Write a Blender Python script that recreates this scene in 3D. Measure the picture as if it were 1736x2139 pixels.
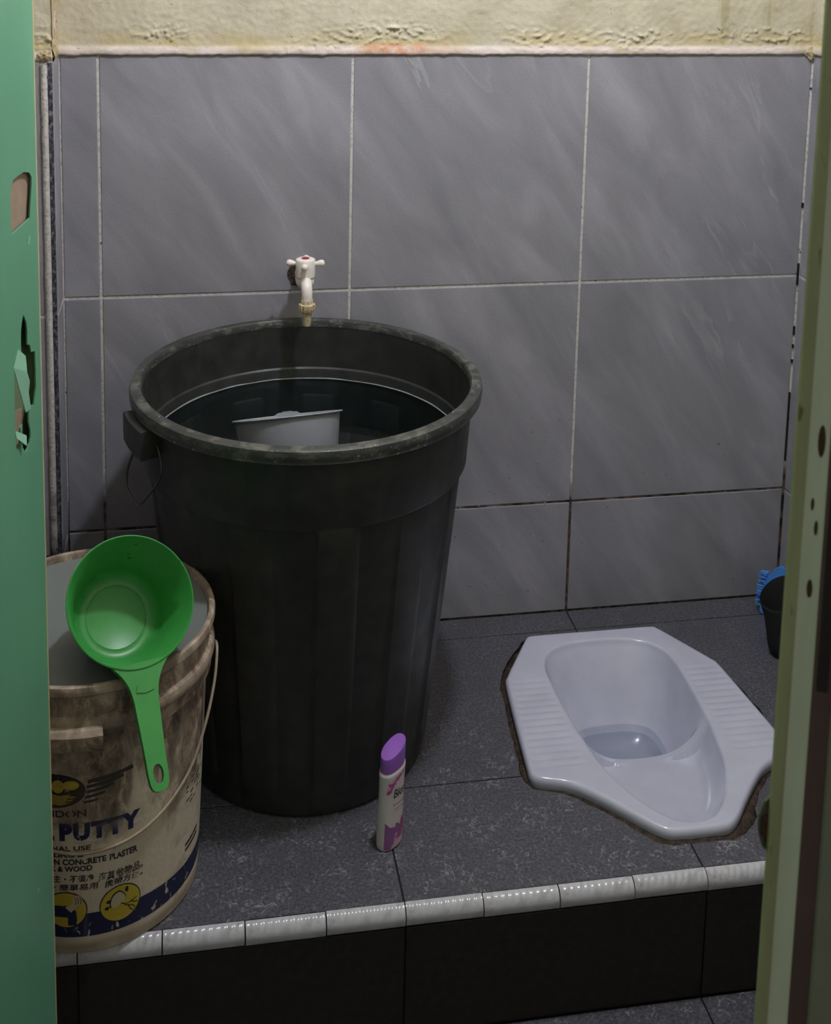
import bpy, bmesh, math, random
import numpy as np
from mathutils import Vector, Matrix, noise

for o in list(bpy.data.objects):
    bpy.data.objects.remove(o)
SC = bpy.context.scene
COL = SC.collection

# ------------------------------------------------------------------ camera
CAM_POS = Vector((-0.26169, -1.94167, 1.23719))
CAM_R = Vector((0.9868369, -0.1606662, 0.0184201))
CAM_U = Vector((0.0048851, 0.1434657, 0.9896432))
CAM_F = Vector((0.1616449, 0.9765265, -0.1423621))
FPX, PPX, PPY = 2535.40, 812.15, 178.84
cd = bpy.data.cameras.new('camera')
cam = bpy.data.objects.new('camera', cd)
COL.objects.link(cam)
M = Matrix.Identity(4)
for i in range(3):
    M[i][0], M[i][1], M[i][2], M[i][3] = CAM_R[i], CAM_U[i], -CAM_F[i], CAM_POS[i]
cam.matrix_world = M
cd.sensor_fit = 'HORIZONTAL'
cd.sensor_width = 36
cd.lens = FPX / 1736 * 36
cd.shift_x = (868 - PPX) / 1736
cd.shift_y = (PPY - 1069.5) / 1736
cd.clip_start = 0.02
cd.dof.use_dof = True
cd.dof.focus_distance = 1.75
cd.dof.aperture_fstop = 26
SC.camera = cam

# ------------------------------------------------------------------ world / exposure
W = bpy.data.worlds.new('world')
SC.world = W
W.use_nodes = True
W.node_tree.nodes['Background'].inputs[0].default_value = (1.0, 0.97, 0.88, 1)
W.node_tree.nodes['Background'].inputs[1].default_value = 0.20
vs = SC.view_settings
vs.view_transform = 'Standard'
vs.look = 'None'
vs.gamma = 1
vs.exposure = 0.0
vs.use_curve_mapping = False
LAMP_POS = (0.14, -0.60, 1.80)
LAMP_STRENGTH = 675
LAMP_COLOR = (0.85, 0.885, 1.0, 1)

# ------------------------------------------------------------------ helpers: materials
def lin(c):
    return tuple(((v / 255) / 12.92 if v / 255 <= .04045 else ((v / 255 + .055) / 1.055) ** 2.4) for v in c)

class NT:
    def __init__(s, name):
        s.m = bpy.data.materials.new(name)
        s.m.use_nodes = True
        s.t = s.m.node_tree
        s.b = s.t.nodes['Principled BSDF']
        s.out = s.t.nodes['Material Output']
        s._c = None
    def n(s, typ, **kw):
        d = s.t.nodes.new(typ)
        for k, v in kw.items():
            if k in ('inp',):
                for a, b in v.items():
                    d.inputs[a].default_value = b
            else:
                setattr(d, k, v)
        return d
    def l(s, a, b):
        s.t.links.new(a, b)
    def co(s):
        if s._c is None:
            s._c = s.n('ShaderNodeTexCoord').outputs['Object']
        return s._c
    def mapped(s, scale=(1, 1, 1), rot=(0, 0, 0), loc=(0, 0, 0), rnd=0.0, typ='POINT'):
        d = s.n('ShaderNodeMapping', vector_type=typ)
        d.inputs['Scale'].default_value = scale
        d.inputs['Rotation'].default_value = rot
        d.inputs['Location'].default_value = loc
        src = s.co()
        if rnd:
            oi = s.n('ShaderNodeObjectInfo')
            mu = s.n('ShaderNodeMath', operation='MULTIPLY', inp={1: rnd})
            s.l(oi.outputs['Random'], mu.inputs[0])
            ad = s.n('ShaderNodeVectorMath', operation='ADD')
            s.l(src, ad.inputs[0]); s.l(mu.outputs[0], ad.inputs[1])
            src = ad.outputs[0]
        s.l(src, d.inputs['Vector'])
        return d.outputs[0]
    def noise(s, vec=None, scale=5, detail=4, rough=.55, dist=0.0):
        d = s.n('ShaderNodeTexNoise')
        d.inputs['Scale'].default_value = scale
        d.inputs['Detail'].default_value = detail
        d.inputs['Roughness'].default_value = rough
        d.inputs['Distortion'].default_value = dist
        s.l(vec if vec is not None else s.co(), d.inputs['Vector'])
        return d.outputs['Fac']
    def ramp(s, fac, stops, interp='LINEAR'):
        d = s.n('ShaderNodeValToRGB')
        cr = d.color_ramp
        cr.interpolation = interp
        while len(cr.elements) < len(stops):
            cr.elements.new(0.5)
        for e, (p, c) in zip(cr.elements, stops):
            e.position = p
            e.color = (c, c, c, 1) if isinstance(c, (int, float)) else (*c[:3], 1)
        s.l(fac, d.inputs['Fac'])
        return d.outputs['Color']
    def mix(s, fac, a, b, blend='MIX'):
        d = s.n('ShaderNodeMix', data_type='RGBA', blend_type=blend)
        for v, i in ((fac, 0), (a, 6), (b, 7)):
            if isinstance(v, (int, float)):
                d.inputs[i].default_value = v if i == 0 else (v, v, v, 1)
            elif isinstance(v, tuple):
                d.inputs[i].default_value = (*v[:3], 1)
            else:
                s.l(v, d.inputs[i])
        return d.outputs[2]
    def math(s, op, a, b=0.0, c=None, clamp=False):
        d = s.n('ShaderNodeMath', operation=op)
        d.use_clamp = clamp
        for i, v in enumerate((a, b, c)):
            if v is None: continue
            if isinstance(v, (int, float)): d.inputs[i].default_value = v
            else: s.l(v, d.inputs[i])
        return d.outputs[0]
    def sep(s):
        d = s.n('ShaderNodeSeparateXYZ')
        s.l(s.co(), d.inputs[0])
        return d.outputs
    def rng(s, v, a, b, lo=0.0, hi=1.0):
        d = s.n('ShaderNodeMapRange', interpolation_type='SMOOTHSTEP')
        for i, x in enumerate((a, b, lo, hi)): d.inputs[i + 1].default_value = x
        s.l(v, d.inputs[0])
        return d.outputs[0]
    def bump(s, h, strength=.3, dist=.002, prev=None):
        d = s.n('ShaderNodeBump')
        d.inputs['Strength'].default_value = strength
        d.inputs['Distance'].default_value = dist
        s.l(h, d.inputs['Height'])
        if prev is not None: s.l(prev, d.inputs['Normal'])
        s.l(d.outputs[0], s.b.inputs['Normal'])
        return d.outputs[0]
    def set(s, col=None, rough=None, **kw):
        if col is not None:
            if isinstance(col, tuple): s.b.inputs['Base Color'].default_value = (*col[:3], 1)
            else: s.l(col, s.b.inputs['Base Color'])
        if rough is not None:
            if isinstance(rough, (int, float)): s.b.inputs['Roughness'].default_value = rough
            else: s.l(rough, s.b.inputs['Roughness'])
        for k, v in kw.items():
            s.b.inputs[k].default_value = v
        return s.m

def simple(name, col, rough=.5, var=.12, scale=40, **kw):
    t = NT(name)
    f = t.noise(scale=scale, detail=3)
    c = t.mix(f, tuple(v * (1 - var) for v in col), tuple(min(1, v * (1 + var)) for v in col))
    return t.set(c, rough, **kw)

def m_walltile():
    t = NT('wall_tile_glaze')
    v = t.mapped((.50, .50, 1.9), (0, math.radians(-34), 0), rnd=7.0, typ='TEXTURE')
    a = t.noise(v, 8, 4, .55, .5)
    v2 = t.mapped((.45, .45, 2.6), (0, math.radians(-30), 0), rnd=13.0, typ='TEXTURE')
    b = t.noise(v2, 5, 4, .55, .9)
    c = t.ramp(a, [(.28, lin((134, 132, 140))), (.5, lin((149, 147, 154))), (.72, lin((166, 164, 172)))])
    # thin pale veins
    w = t.ramp(b, [(.60, 0), (.612, 1), (.625, .6), (.66, 0)])
    br = t.ramp(t.noise(t.mapped((1, 1, 1), rnd=3.0), 5, 2), [(.5, 0), (.66, .4)])
    c = t.mix(t.math('MULTIPLY', w, br), c, lin((190, 189, 196)))
    fine = t.noise(None, 420, 2)
    c = t.mix(.10, c, t.ramp(fine, [(.3, .05), (.7, .6)]))
    t.bump(t.noise(None, 60, 2), .05, .001)
    return t.set(c, t.ramp(t.noise(None, 9, 3), [(.3, .33), (.7, .46)]), **{'Specular IOR Level': .35})

def m_floortile():
    t = NT('floor_tile_speckle')
    base = t.ramp(t.noise(None, 260, 4, .65), [(.32, (.040, .039, .050)), (.5, (.090, .088, .106)), (.68, (.165, .162, .186))])
    big = t.noise(None, 7, 4)
    base = t.mix(t.ramp(big, [(.35, .0), (.7, .35)]), base, (.062, .060, .070))
    sq = t.noise(None, 75, 2, .5, 1.6)
    line = t.ramp(sq, [(.585, 0), (.605, 1), (.62, 1), (.645, 0)])
    yy = t.sep()[1]
    msk = t.ramp(t.noise(None, 22, 3), [(.42, 0), (.58, .85)])
    msk = t.math('MULTIPLY', msk, t.rng(yy, -.15, -.42, .35, 1.0))
    base = t.mix(t.math('MULTIPLY', line, msk), base, (.34, .33, .34))
    t.bump(t.noise(None, 230, 3), .25, .0012)
    return t.set(base, .48, **{'Specular IOR Level': .4})

def m_riser():
    t = NT('riser_tile_dark')
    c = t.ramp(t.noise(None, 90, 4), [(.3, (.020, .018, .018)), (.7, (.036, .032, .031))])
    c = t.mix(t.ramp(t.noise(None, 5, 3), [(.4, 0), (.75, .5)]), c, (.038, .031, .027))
    return t.set(c, .5, **{'Specular IOR Level': .25})

def m_grout():
    t = NT('tile_grout')
    xyz = t.sep()
    pale = t.ramp(t.noise(None, 140, 4), [(.3, lin((176, 170, 162))), (.55, lin((214, 210, 206))), (.8, lin((190, 170, 158)))])
    dirt = t.ramp(t.noise(None, 60, 4), [(.38, lin((26, 22, 20))), (.62, lin((112, 92, 76)))])
    f = t.math('ADD', xyz[2], t.math('MULTIPLY', t.noise(None, 14, 3), .32))
    f = t.rng(f, .36, .46, 1, 0)
    c = t.mix(f, pale, dirt)
    hole = t.ramp(t.noise(None, 45, 3), [(.66, 0), (.69, 1)])
    c = t.mix(hole, c, (.05, .04, .035))
    t.bump(t.noise(None, 200, 3), .6, .002)
    return t.set(c, .85)

def m_plaster():
    t = NT('peeling_cream_plaster')
    x, y, z = t.sep()
    c = t.ramp(t.noise(None, 9, 5, .6), [(.3, lin((184, 174, 150))), (.5, lin((198, 189, 166))), (.72, lin((208, 198, 174)))])
    grime = t.ramp(t.noise(None, 30, 5), [(.52, 0), (.75, .6)])
    c = t.mix(grime, c, lin((172, 160, 130)))
    # olive run marks, vertical
    st = t.noise(t.mapped((26, 26, 1.2)), 1.0, 3)
    stm = t.math('MULTIPLY', t.ramp(st, [(.56, 0), (.66, .75)]), t.rng(x, .35, .62))
    c = t.mix(stm, c, lin((150, 142, 96)))
    # ochre band near the lower edge
    oc = t.math('MULTIPLY', t.rng(z, 1.055, 1.018), t.ramp(t.noise(t.mapped((3, 3, 8)), 2.5, 4), [(.36, 0), (.56, .85)]))
    c = t.mix(oc, c, lin((196, 178, 128)))
    # pale pink filler bead along the tile edge
    bead = t.rng(z, 1.0235, 1.016)
    c = t.mix(t.math('MULTIPLY', bead, t.ramp(t.noise(None, 16, 3), [(.3, .35), (.55, 1)])), c, lin((236, 222, 214)))
    # rust stain near the middle
    ru = t.math('MULTIPLY', t.rng(x, -.02, .05), t.rng(x, .20, .10))
    ru = t.math('MULTIPLY', ru, t.rng(z, 1.030, 1.016))
    ru = t.math('MULTIPLY', ru, t.ramp(t.noise(None, 40, 3), [(.35, .2), (.6, .95)]))
    c = t.mix(ru, c, lin((214, 150, 112)))
    spots = t.ramp(t.noise(None, 75, 2), [(.75, 0), (.78, .9)])
    c = t.mix(spots, c, lin((112, 98, 78)))
    b1 = t.bump(t.noise(None, 55, 6, .65), .5, .003)
    t.bump(t.noise(None, 300, 3), .35, .001, b1)
    return t.set(c, .9)

def m_cornerfill():
    t = NT('corner_filler')
    c = t.ramp(t.noise(None, 60, 4), [(.3, lin((158, 136, 100))), (.55, lin((192, 176, 142))), (.8, lin((138, 106, 66)))])
    t.bump(t.noise(None, 120, 4), .8, .004)
    return t.set(c, .9)

def m_bin():
    t = NT('dark_bin_plastic')
    c = t.ramp(t.noise(None, 35, 4), [(.3, (.018, .020, .019)), (.7, (.034, .036, .033))])
    z = t.sep()[2]
    film = t.ramp(t.noise(t.mapped((14, 14, 5)), 1.6, 5, .65), [(.52, 0), (.72, .55)])
    c = t.mix(film, c, (.055, .055, .046))
    sp = t.ramp(t.noise(None, 190, 2), [(.74, 0), (.77, .6)])
    c = t.mix(sp, c, (.10, .10, .09))
    t.bump(t.noise(None, 150, 3), .15, .001)
    return t.set(c, t.ramp(t.noise(None, 25, 3), [(.3, .38), (.7, .55)]))

def m_binrim():
    t = NT('worn_bin_rim')
    c = t.ramp(t.noise(None, 30, 4), [(.3, (.030, .033, .032)), (.7, (.060, .064, .060))])
    wear = t.ramp(t.noise(t.mapped((1, 1, 2.0)), 42, 5, .7), [(.50, 0), (.60, .55), (.72, .8)])
    c = t.mix(wear, c, (.16, .16, .13))
    sp = t.ramp(t.noise(None, 150, 3), [(.66, 0), (.70, .9)])
    c = t.mix(sp, c, (.30, .30, .27))
    t.bump(t.noise(None, 120, 4), .35, .001)
    return t.set(c, .34)

def m_ceramic():
    t = NT('white_ceramic')
    c = t.ramp(t.noise(None, 18, 3), [(.3, lin((196, 197, 215))), (.7, lin((206, 207, 224)))])
    return t.set(c, .16, **{'Coat Weight': .4, 'Coat Roughness': .05})

def m_nosing():
    t = NT('white_nosing_glaze')
    c = t.ramp(t.noise(None, 60, 4), [(.28, lin((168, 165, 168))), (.5, lin((196, 195, 200))), (.75, lin((206, 205, 210)))])
    return t.set(c, .2)

def m_edge():
    t = NT('tile_raw_edge')
    c = t.ramp(t.noise(t.mapped((1, 1, .6)), 190, 4, .7), [(.38, (.012, .012, .018)), (.52, (.060, .060, .085)), (.66, (.30, .29, .30))])
    return t.set(c, .8)

def m_mortar():
    t = NT('brown_mortar')
    c = t.ramp(t.noise(None, 90, 5, .7), [(.3, (.012, .008, .006)), (.5, (.055, .034, .022)), (.72, (.13, .085, .055))])
    t.bump(t.noise(None, 140, 4), .9, .004)
    return t.set(c, .8)

def m_door():
    t = NT('green_door_film')
    c = t.ramp(t.noise(t.mapped((6, 6, 2)), 2, 4), [(.3, lin((94, 152, 121))), (.7, lin((104, 163, 131)))])
    sp = t.ramp(t.noise(None, 120, 2), [(.76, 0), (.79, .7)])
    c = t.mix(sp, c, lin((140, 170, 130)))
    return t.set(c, .38)

def m_jamb():
    t = NT('door_frame_paint')
    c = t.ramp(t.noise(t.mapped((30, 30, 6)), 2, 4), [(.3, lin((200, 208, 182))), (.7, lin((216, 224, 200)))])
    ch = t.ramp(t.noise(t.mapped((60, 60, 22)), 2.4, 4), [(.70, 0), (.74, 1)])
    c = t.mix(ch, c, lin((96, 88, 60)))
    return t.set(c, .5)

def m_jamb_y():
    t = NT('door_frame_stained')
    c = t.ramp(t.noise(t.mapped((40, 40, 5)), 2, 4), [(.3, lin((152, 154, 114))), (.7, lin((174, 176, 134)))])
    ch = t.ramp(t.noise(t.mapped((60, 60, 22)), 2.4, 4), [(.64, 0), (.70, .8)])
    c = t.mix(ch, c, lin((92, 82, 50)))
    return t.set(c, .55)

def m_pail():
    t = NT('grimy_cream_pail')
    x, y, z = t.sep()
    c = t.ramp(t.noise(None, 12, 4), [(.3, lin((198, 186, 164))), (.7, lin((222, 210, 188)))])
    d1 = t.noise(t.mapped((1, 1, .55)), 14, 6, .68, .5)
    hgt = t.rng(z, .08, .29, -.16, .17)
    dm = t.ramp(t.math('ADD', d1, hgt), [(.44, 0), (.56, .70), (.70, .95)])
    dirt = t.ramp(t.noise(t.mapped((1, 1, .5)), 38, 6, .74, .6), [(.36, (.036, .022, .015)), (.46, (.130, .084, .057)), (.54, (.275, .195, .140)), (.63, (.54, .43, .34)), (.8, (.60, .52, .42))])
    c = t.mix(dm, c, dirt)
    # rubbed, paler mouldings: rim and collar
    rub = t.math('MAXIMUM', t.math('MULTIPLY', t.rng(z, .346, .350), .75), t.math('MULTIPLY', t.rng(z, .300, .306), t.rng(z, .320, .316)))
    rub = t.math('MULTIPLY', rub, t.ramp(t.noise(None, 55, 5, .7), [(.36, .1), (.6, .85)]))
    c = t.mix(rub, c, (.34, .265, .20))
    foot = t.math('MULTIPLY', t.rng(z, .022, .010), t.ramp(t.noise(None, 24, 4), [(.3, .25), (.6, .7)]))
    c = t.mix(foot, c, lin((128, 104, 80)))
    t.bump(t.noise(None, 110, 5), .5, .0015)
    return t.set(c, .62)

def m_print(name, col, wear=.62):
    # print on the pail: worn and grimed in the same places as the pail
    t = NT(name)
    x, y, z = t.sep()
    d1 = t.noise(t.mapped((1, 1, .55)), 14, 6, .68, .5)
    hgt = t.rng(z, .08, .29, -.16, .17)
    dm = t.ramp(t.math('ADD', d1, hgt), [(.52, 0), (.66, .55), (.78, .8)])
    c = t.mix(dm, col, (.10, .07, .05))
    t.set(c, .6)
    sc = t.ramp(t.noise(t.mapped((2, 2, 1)), 45, 5, .7), [(wear, 0), (wear + .03, 1)])
    tr = t.n('ShaderNodeBsdfTransparent')
    mx = t.n('ShaderNodeMixShader')
    t.l(sc, mx.inputs[0]); t.l(t.b.outputs[0], mx.inputs[1]); t.l(tr.outputs[0], mx.inputs[2])
    t.l(mx.outputs[0], t.out.inputs[0])
    return t.m

def m_scoop():
    t = NT('green_scoop_plastic')
    c = t.ramp(t.noise(None, 25, 3), [(.3, (.039, .275, .055)), (.7, (.052, .325, .068))])
    sp = t.ramp(t.noise(t.mapped((1, 1, 1)), 95, 4, .7), [(.68, 0), (.72, .85)])
    c = t.mix(sp, c, (.01, .03, .008))
    return t.set(c, .36, **{'Subsurface Weight': .12, 'Subsurface Radius': (.004, .012, .004)})

def m_water(name, tint, murk=0.0, murkcol=(.3, .3, .28)):
    t = NT(name)
    tr = t.n('ShaderNodeBsdfTransparent', inp={0: (*tint, 1)})
    gl = t.n('ShaderNodeBsdfGlossy', inp={'Roughness': .015})
    fr = t.n('ShaderNodeFresnel', inp={'IOR': 1.33})
    df = t.n('ShaderNodeBsdfDiffuse', inp={0: (*murkcol, 1)})
    m0 = t.n('ShaderNodeMixShader', inp={0: murk})
    t.l(tr.outputs[0], m0.inputs[1]); t.l(df.outputs[0], m0.inputs[2])
    mx = t.n('ShaderNodeMixShader')
    ge = t.n('ShaderNodeNewGeometry')
    fac = t.math('MULTIPLY', fr.outputs[0], t.math('SUBTRACT', 1.0, ge.outputs['Backfacing']))
    t.l(fac, mx.inputs[0]); t.l(m0.outputs[0], mx.inputs[1]); t.l(gl.outputs[0], mx.inputs[2])
    t.l(mx.outputs[0], t.out.inputs[0])
    return t.m

def m_drops():
    t = NT('water_drop')
    return t.set((.75, .76, .80), .05, **{'Transmission Weight': .75, 'IOR': 1.33})

MT = dict(
    tile=m_walltile(), floor=m_floortile(), riser=m_riser(), grout=m_grout(), plaster=m_plaster(),
    cfill=m_cornerfill(), bin=m_bin(), binrim=m_binrim(), ceramic=m_ceramic(), nosing=m_nosing(), mortar=m_mortar(),
    door=m_door(), jamb=m_jamb(), jamby=m_jamb_y(), pail=m_pail(), scoop=m_scoop(),
    joint=simple('dark_joint', (.012, .011, .012), .8),
    edge=m_edge(),
    doorback=simple('door_core', lin((110, 126, 92)), .7, .25, 60),
    doorinner=simple('door_inner_film', lin((150, 205, 176)), .5),
    dooredge=simple('door_edge_band', lin((176, 172, 132)), .55),
    doorgap=simple('door_edge_gap', lin((40, 46, 28)), .7),
    wood=simple('bare_board', lin((150, 130, 112)), .75, .25, 70),
    brown=simple('frame_brown', lin((92, 72, 66)), .6, .25, 30),
    black=simple('frame_black_slot', lin((38, 32, 28)), .7, .2, 30),
    greyframe=simple('frame_outer', lin((136, 142, 122)), .55, .15, 30),
    holedark=simple('mortise_wood', lin((70, 52, 30)), .85, .5, 200),
    metal=simple('dull_metal', (.20, .20, .15), .35, .2, 60, Metallic=.9),
    wire=simple('steel_wire', (.10, .095, .085), .35, .3, 120, Metallic=.8),
    oldwire=simple('old_wire', lin((176, 162, 140)), .55, .3, 120, Metallic=.3),
    dipper=simple('grey_white_plastic', lin((152, 155, 163)), .4, .08, 60),
    tapwhite=simple('tap_plastic', lin((238, 230, 222)), .32, .05, 200),
    tapbeige=None,
    scum=simple('pale_scum', lin((150, 156, 158)), .6, .3, 90),
    red=simple('red_disc', lin((150, 40, 62)), .4),
    purple=simple('purple_cap', lin((160, 104, 205)), .35, .05, 60),
    white=simple('bottle_white', lin((220, 212, 214)), .32, .05, 50),
    inkbottle=simple('bottle_ink', lin((42, 34, 40)), .5),
    pinkink=simple('bottle_pink', lin((184, 84, 140)), .4, .3, 120),
    palepink=simple('bottle_pale_pink', lin((224, 170, 196)), .4, .25, 120),
    purpleink=simple('bottle_purple_panel', lin((150, 96, 156)), .4, .15, 90),
    rubber=simple('black_rubber', (.004, .004, .005), .8, .2, 50),
    blue=simple('blue_plastic', lin((70, 135, 215)), .4, .12, 60),
    bluebr=simple('blue_bristle', lin((50, 130, 210)), .6, .3, 200),
    navy=m_print('navy_print', lin((28, 33, 72)), .60),
    ink=m_print('black_print', lin((36, 33, 34)), .60),
    yellow=m_print('yellow_print', lin((196, 172, 56)), .66),
    cream=m_print('cream_print', lin((198, 184, 150)), .7),
    ceil=simple('ceiling_paint', lin((190, 184, 168)), .9, .05, 20),
    lampwhite=simple('lamp_socket', lin((225, 225, 220)), .4),
    waterbin=m_water('dark_clear_water', (.80, .86, .88)),
    waterpail=m_water('murky_pail_water', (.75, .80, .78), .55, (.33, .36, .34)),
    drops=m_drops(),
    waterpan=m_water('pan_water', (.86, .88, .90)),
)
def _tapbeige():
    t = NT('tap_coupling')
    c = t.ramp(t.noise(None, 260, 4), [(.30, lin((128, 108, 70))), (.42, lin((196, 178, 140))), (.7, lin((218, 204, 168)))])
    return t.set(c, .5)
MT['tapbeige'] = _tapbeige()

# ------------------------------------------------------------------ helpers: objects
ORG = {}
def tag(o, label=None, cat=None, group=None, kind=None):
    if label: o['label'] = label
    if cat: o['category'] = cat
    if group: o['group'] = group
    if kind: o['kind'] = kind
    return o

def empty(name, loc, label, cat, group=None):
    o = bpy.data.objects.new(name, None)
    o.empty_display_size = .05
    COL.objects.link(o)
    o.location = loc
    ORG[o] = Vector(loc)
    return tag(o, label, cat, group)

def mk(name, verts, faces, mat, parent=None, smooth=False, org=None):
    """mesh from world-space geometry; origin at the parent's base (or org)"""
    og = ORG.get(parent, Vector((0, 0, 0))) if parent is not None else Vector(org or (0, 0, 0))
    me = bpy.data.meshes.new(name)
    me.from_pydata([tuple(Vector(v) - og) for v in verts], [], faces)
    me.materials.append(MT[mat] if isinstance(mat, str) else mat)
    bm = bmesh.new(); bm.from_mesh(me)
    bmesh.ops.recalc_face_normals(bm, faces=bm.faces)
    bm.to_mesh(me); bm.free()
    if smooth:
        me.polygons.foreach_set('use_smooth', [True] * len(me.polygons))
        if smooth is not True:
            me.set_sharp_from_angle(angle=math.radians(smooth))
    o = bpy.data.objects.new(name, me)
    COL.objects.link(o)
    if parent is not None:
        o.parent = parent
    else:
        o.location = og
    ORG[o] = og
    return o

def mkbm(name, bm, mat, parent=None, smooth=False, org=None):
    bm.verts.index_update()
    vs_ = [v.co.copy() for v in bm.verts]
    fs_ = [[v.index for v in f.verts] for f in bm.faces]
    bm.free()
    return mk(name, vs_, fs_, mat, parent, smooth, org)

def boxbm(x0, x1, y0, y1, z0, z1, bev=0.0, seg=1):
    bm = bmesh.new()
    bmesh.ops.create_cube(bm, size=1)
    for v in bm.verts:
        v.co = Vector(((x0 + x1) / 2 + v.co.x * (x1 - x0), (y0 + y1) / 2 + v.co.y * (y1 - y0), (z0 + z1) / 2 + v.co.z * (z1 - z0)))
    if bev:
        bmesh.ops.bevel(bm, geom=bm.edges[:], offset=bev, segments=seg, affect='EDGES', profile=.5)
    return bm

def box(name, x0, x1, y0, y1, z0, z1, mat, parent=None, bev=0.0, seg=1, smooth=False):
    return mkbm(name, boxbm(x0, x1, y0, y1, z0, z1, bev, seg), mat, parent, smooth)

def frame(axis, hint=(0, 0, 1)):
    w = Vector(axis).normalized()
    h = Vector(hint)
    if abs(w.dot(h.normalized())) > .98: h = Vector((0, 1, 0))
    u = h.cross(w).normalized()
    return u, w.cross(u).normalized(), w

def lathe_geo(prof, n=96, c=(0, 0, 0), fr=None, rmod=None, close=False):
    """prof: [(r, z)]; ends at r==0 close with a single vertex"""
    if fr is None: fr = (Vector((1, 0, 0)), Vector((0, 1, 0)), Vector((0, 0, 1)))
    c = Vector(c)
    V, F, rows = [], [], []
    for k, (r, z) in enumerate(prof):
        if r < 1e-6:
            V.append(c + fr[2] * z); rows.append([len(V) - 1] * n)
        else:
            row = []
            for i in range(n):
                a = 2 * math.pi * i / n
                rr = r + (rmod(k, a, z) if rmod else 0)
                V.append(c + fr[0] * (rr * math.cos(a)) + fr[1] * (rr * math.sin(a)) + fr[2] * z)
                row.append(len(V) - 1)
            rows.append(row)
    pairs = list(zip(rows, rows[1:])) + ([(rows[-1], rows[0])] if close else [])
    for A, B in pairs:
        for i in range(n):
            j = (i + 1) % n
            q = [A[i], A[j], B[j], B[i]]
            q = [x for m, x in enumerate(q) if x not in q[:m]]
            if len(q) > 2: F.append(q)
    return V, F

def lathe(name, prof, mat, parent=None, n=96, c=(0, 0, 0), fr=None, rmod=None, smooth=35, close=False):
    V, F = lathe_geo(prof, n, c, fr, rmod, close)
    return mk(name, V, F, mat, parent, smooth)

def catmull(pts, n=8, closed=False):
    P = [Vector(p) for p in pts]
    out = []
    m = len(P)
    rng_ = range(m if closed else m - 1)
    for i in rng_:
        p0 = P[(i - 1) % m] if closed or i > 0 else P[0]
        p1, p2 = P[i], P[(i + 1) % m]
        p3 = P[(i + 2) % m] if closed or i + 2 < m else P[-1]
        for k in range(n):
            t = k / n
            out.append(.5 * ((2 * p1) + (p2 - p0) * t + (2 * p0 - 5 * p1 + 4 * p2 - p3) * t * t + (3 * p1 - p0 - 3 * p2 + p3) * t ** 3))
    if not closed: out.append(P[-1])
    return out

def tube_geo(path, rad, n=10):
    V, F = [], []
    path = [Vector(p) for p in path]
    u = None
    for i, p in enumerate(path):
        t = (path[min(i + 1, len(path) - 1)] - path[max(i - 1, 0)]).normalized()
        if u is None: u = frame(t)[0]
        u = (u - t * u.dot(t)).normalized()
        v = t.cross(u)
        r = rad(i / (len(path) - 1)) if callable(rad) else rad
        for k in range(n):
            a = 2 * math.pi * k / n
            V.append(p + u * (r * math.cos(a)) + v * (r * math.sin(a)))
    for i in range(len(path) - 1):
        for k in range(n):
            j = (k + 1) % n
            F.append([i * n + k, i * n + j, (i + 1) * n + j, (i + 1) * n + k])
    F.append(list(range(n))[::-1]); F.append([(len(path) - 1) * n + k for k in range(n)])
    return V, F

def tube(name, path, rad, mat, parent=None, n=10, smooth=50):
    V, F = tube_geo(path, rad, n)
    return mk(name, V, F, mat, parent, smooth)

def fill2d(loops):
    """triangulated polygon with holes from 2D loops -> (verts2d, tris)"""
    bm = bmesh.new()
    edges = []
    for lp in loops:
        vv = [bm.verts.new((p[0], p[1], 0)) for p in lp]
        for a, b in zip(vv, vv[1:] + vv[:1]):
            edges.append(bm.edges.new((a, b)))
    bmesh.ops.triangle_fill(bm, use_beauty=True, use_dissolve=False, edges=edges)
    bm.verts.index_update()
    r = [v.co.copy() for v in bm.verts], [[v.index for v in f.verts] for f in bm.faces]
    bm.free()
    return r

def plate_geo(loops, o, ax, ay, an, th, fwd=0.0):
    """flat plate (with holes) in the plane o + x*ax + y*ay, thickness th towards -an"""
    P, T = fill2d(loops)
    o, ax, ay, an = Vector(o), Vector(ax), Vector(ay), Vector(an)
    n = len(P)
    V = [o + ax * p.x + ay * p.y + an * fwd for p in P] + [o + ax * p.x + ay * p.y + an * (fwd - th) for p in P]
    F = [list(t) for t in T] + [[i + n for i in t][::-1] for t in T]
    k = 0
    for lp in loops:
        m = len(lp)
        for i in range(m):
            a, b = k + i, k + (i + 1) % m
            F.append([a, b, b + n, a + n])
        k += m
    return V, F

def boolean_cut(o, cutter):
    md = o.modifiers.new('cut', 'BOOLEAN')
    md.operation = 'DIFFERENCE'; md.object = cutter; md.solver = 'EXACT'
    dg = bpy.context.evaluated_depsgraph_get()
    dg.update()
    me = bpy.data.meshes.new_from_object(o.evaluated_get(dg))
    o.modifiers.clear()
    old = o.data
    o.data = me
    bpy.data.meshes.remove(old)

random.seed(4)
# ------------------------------------------------------------------ dimensions
ZT, Z1, Z2 = 1.0065, .6099, .2087          # tile rows on the walls
XL, X0, XR = -.4643, -.4045, .8037         # left return, first joint, right wall
YP, YF = -.075, -1.40                      # pillar front, front wall
PD = -.598                                 # platform edge (back of nosing)
ZF = -.178                                 # lower floor
XLW = -.78                                 # left wall
ZC = 2.06                                  # ceiling
J = .0022                                  # half joint

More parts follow.
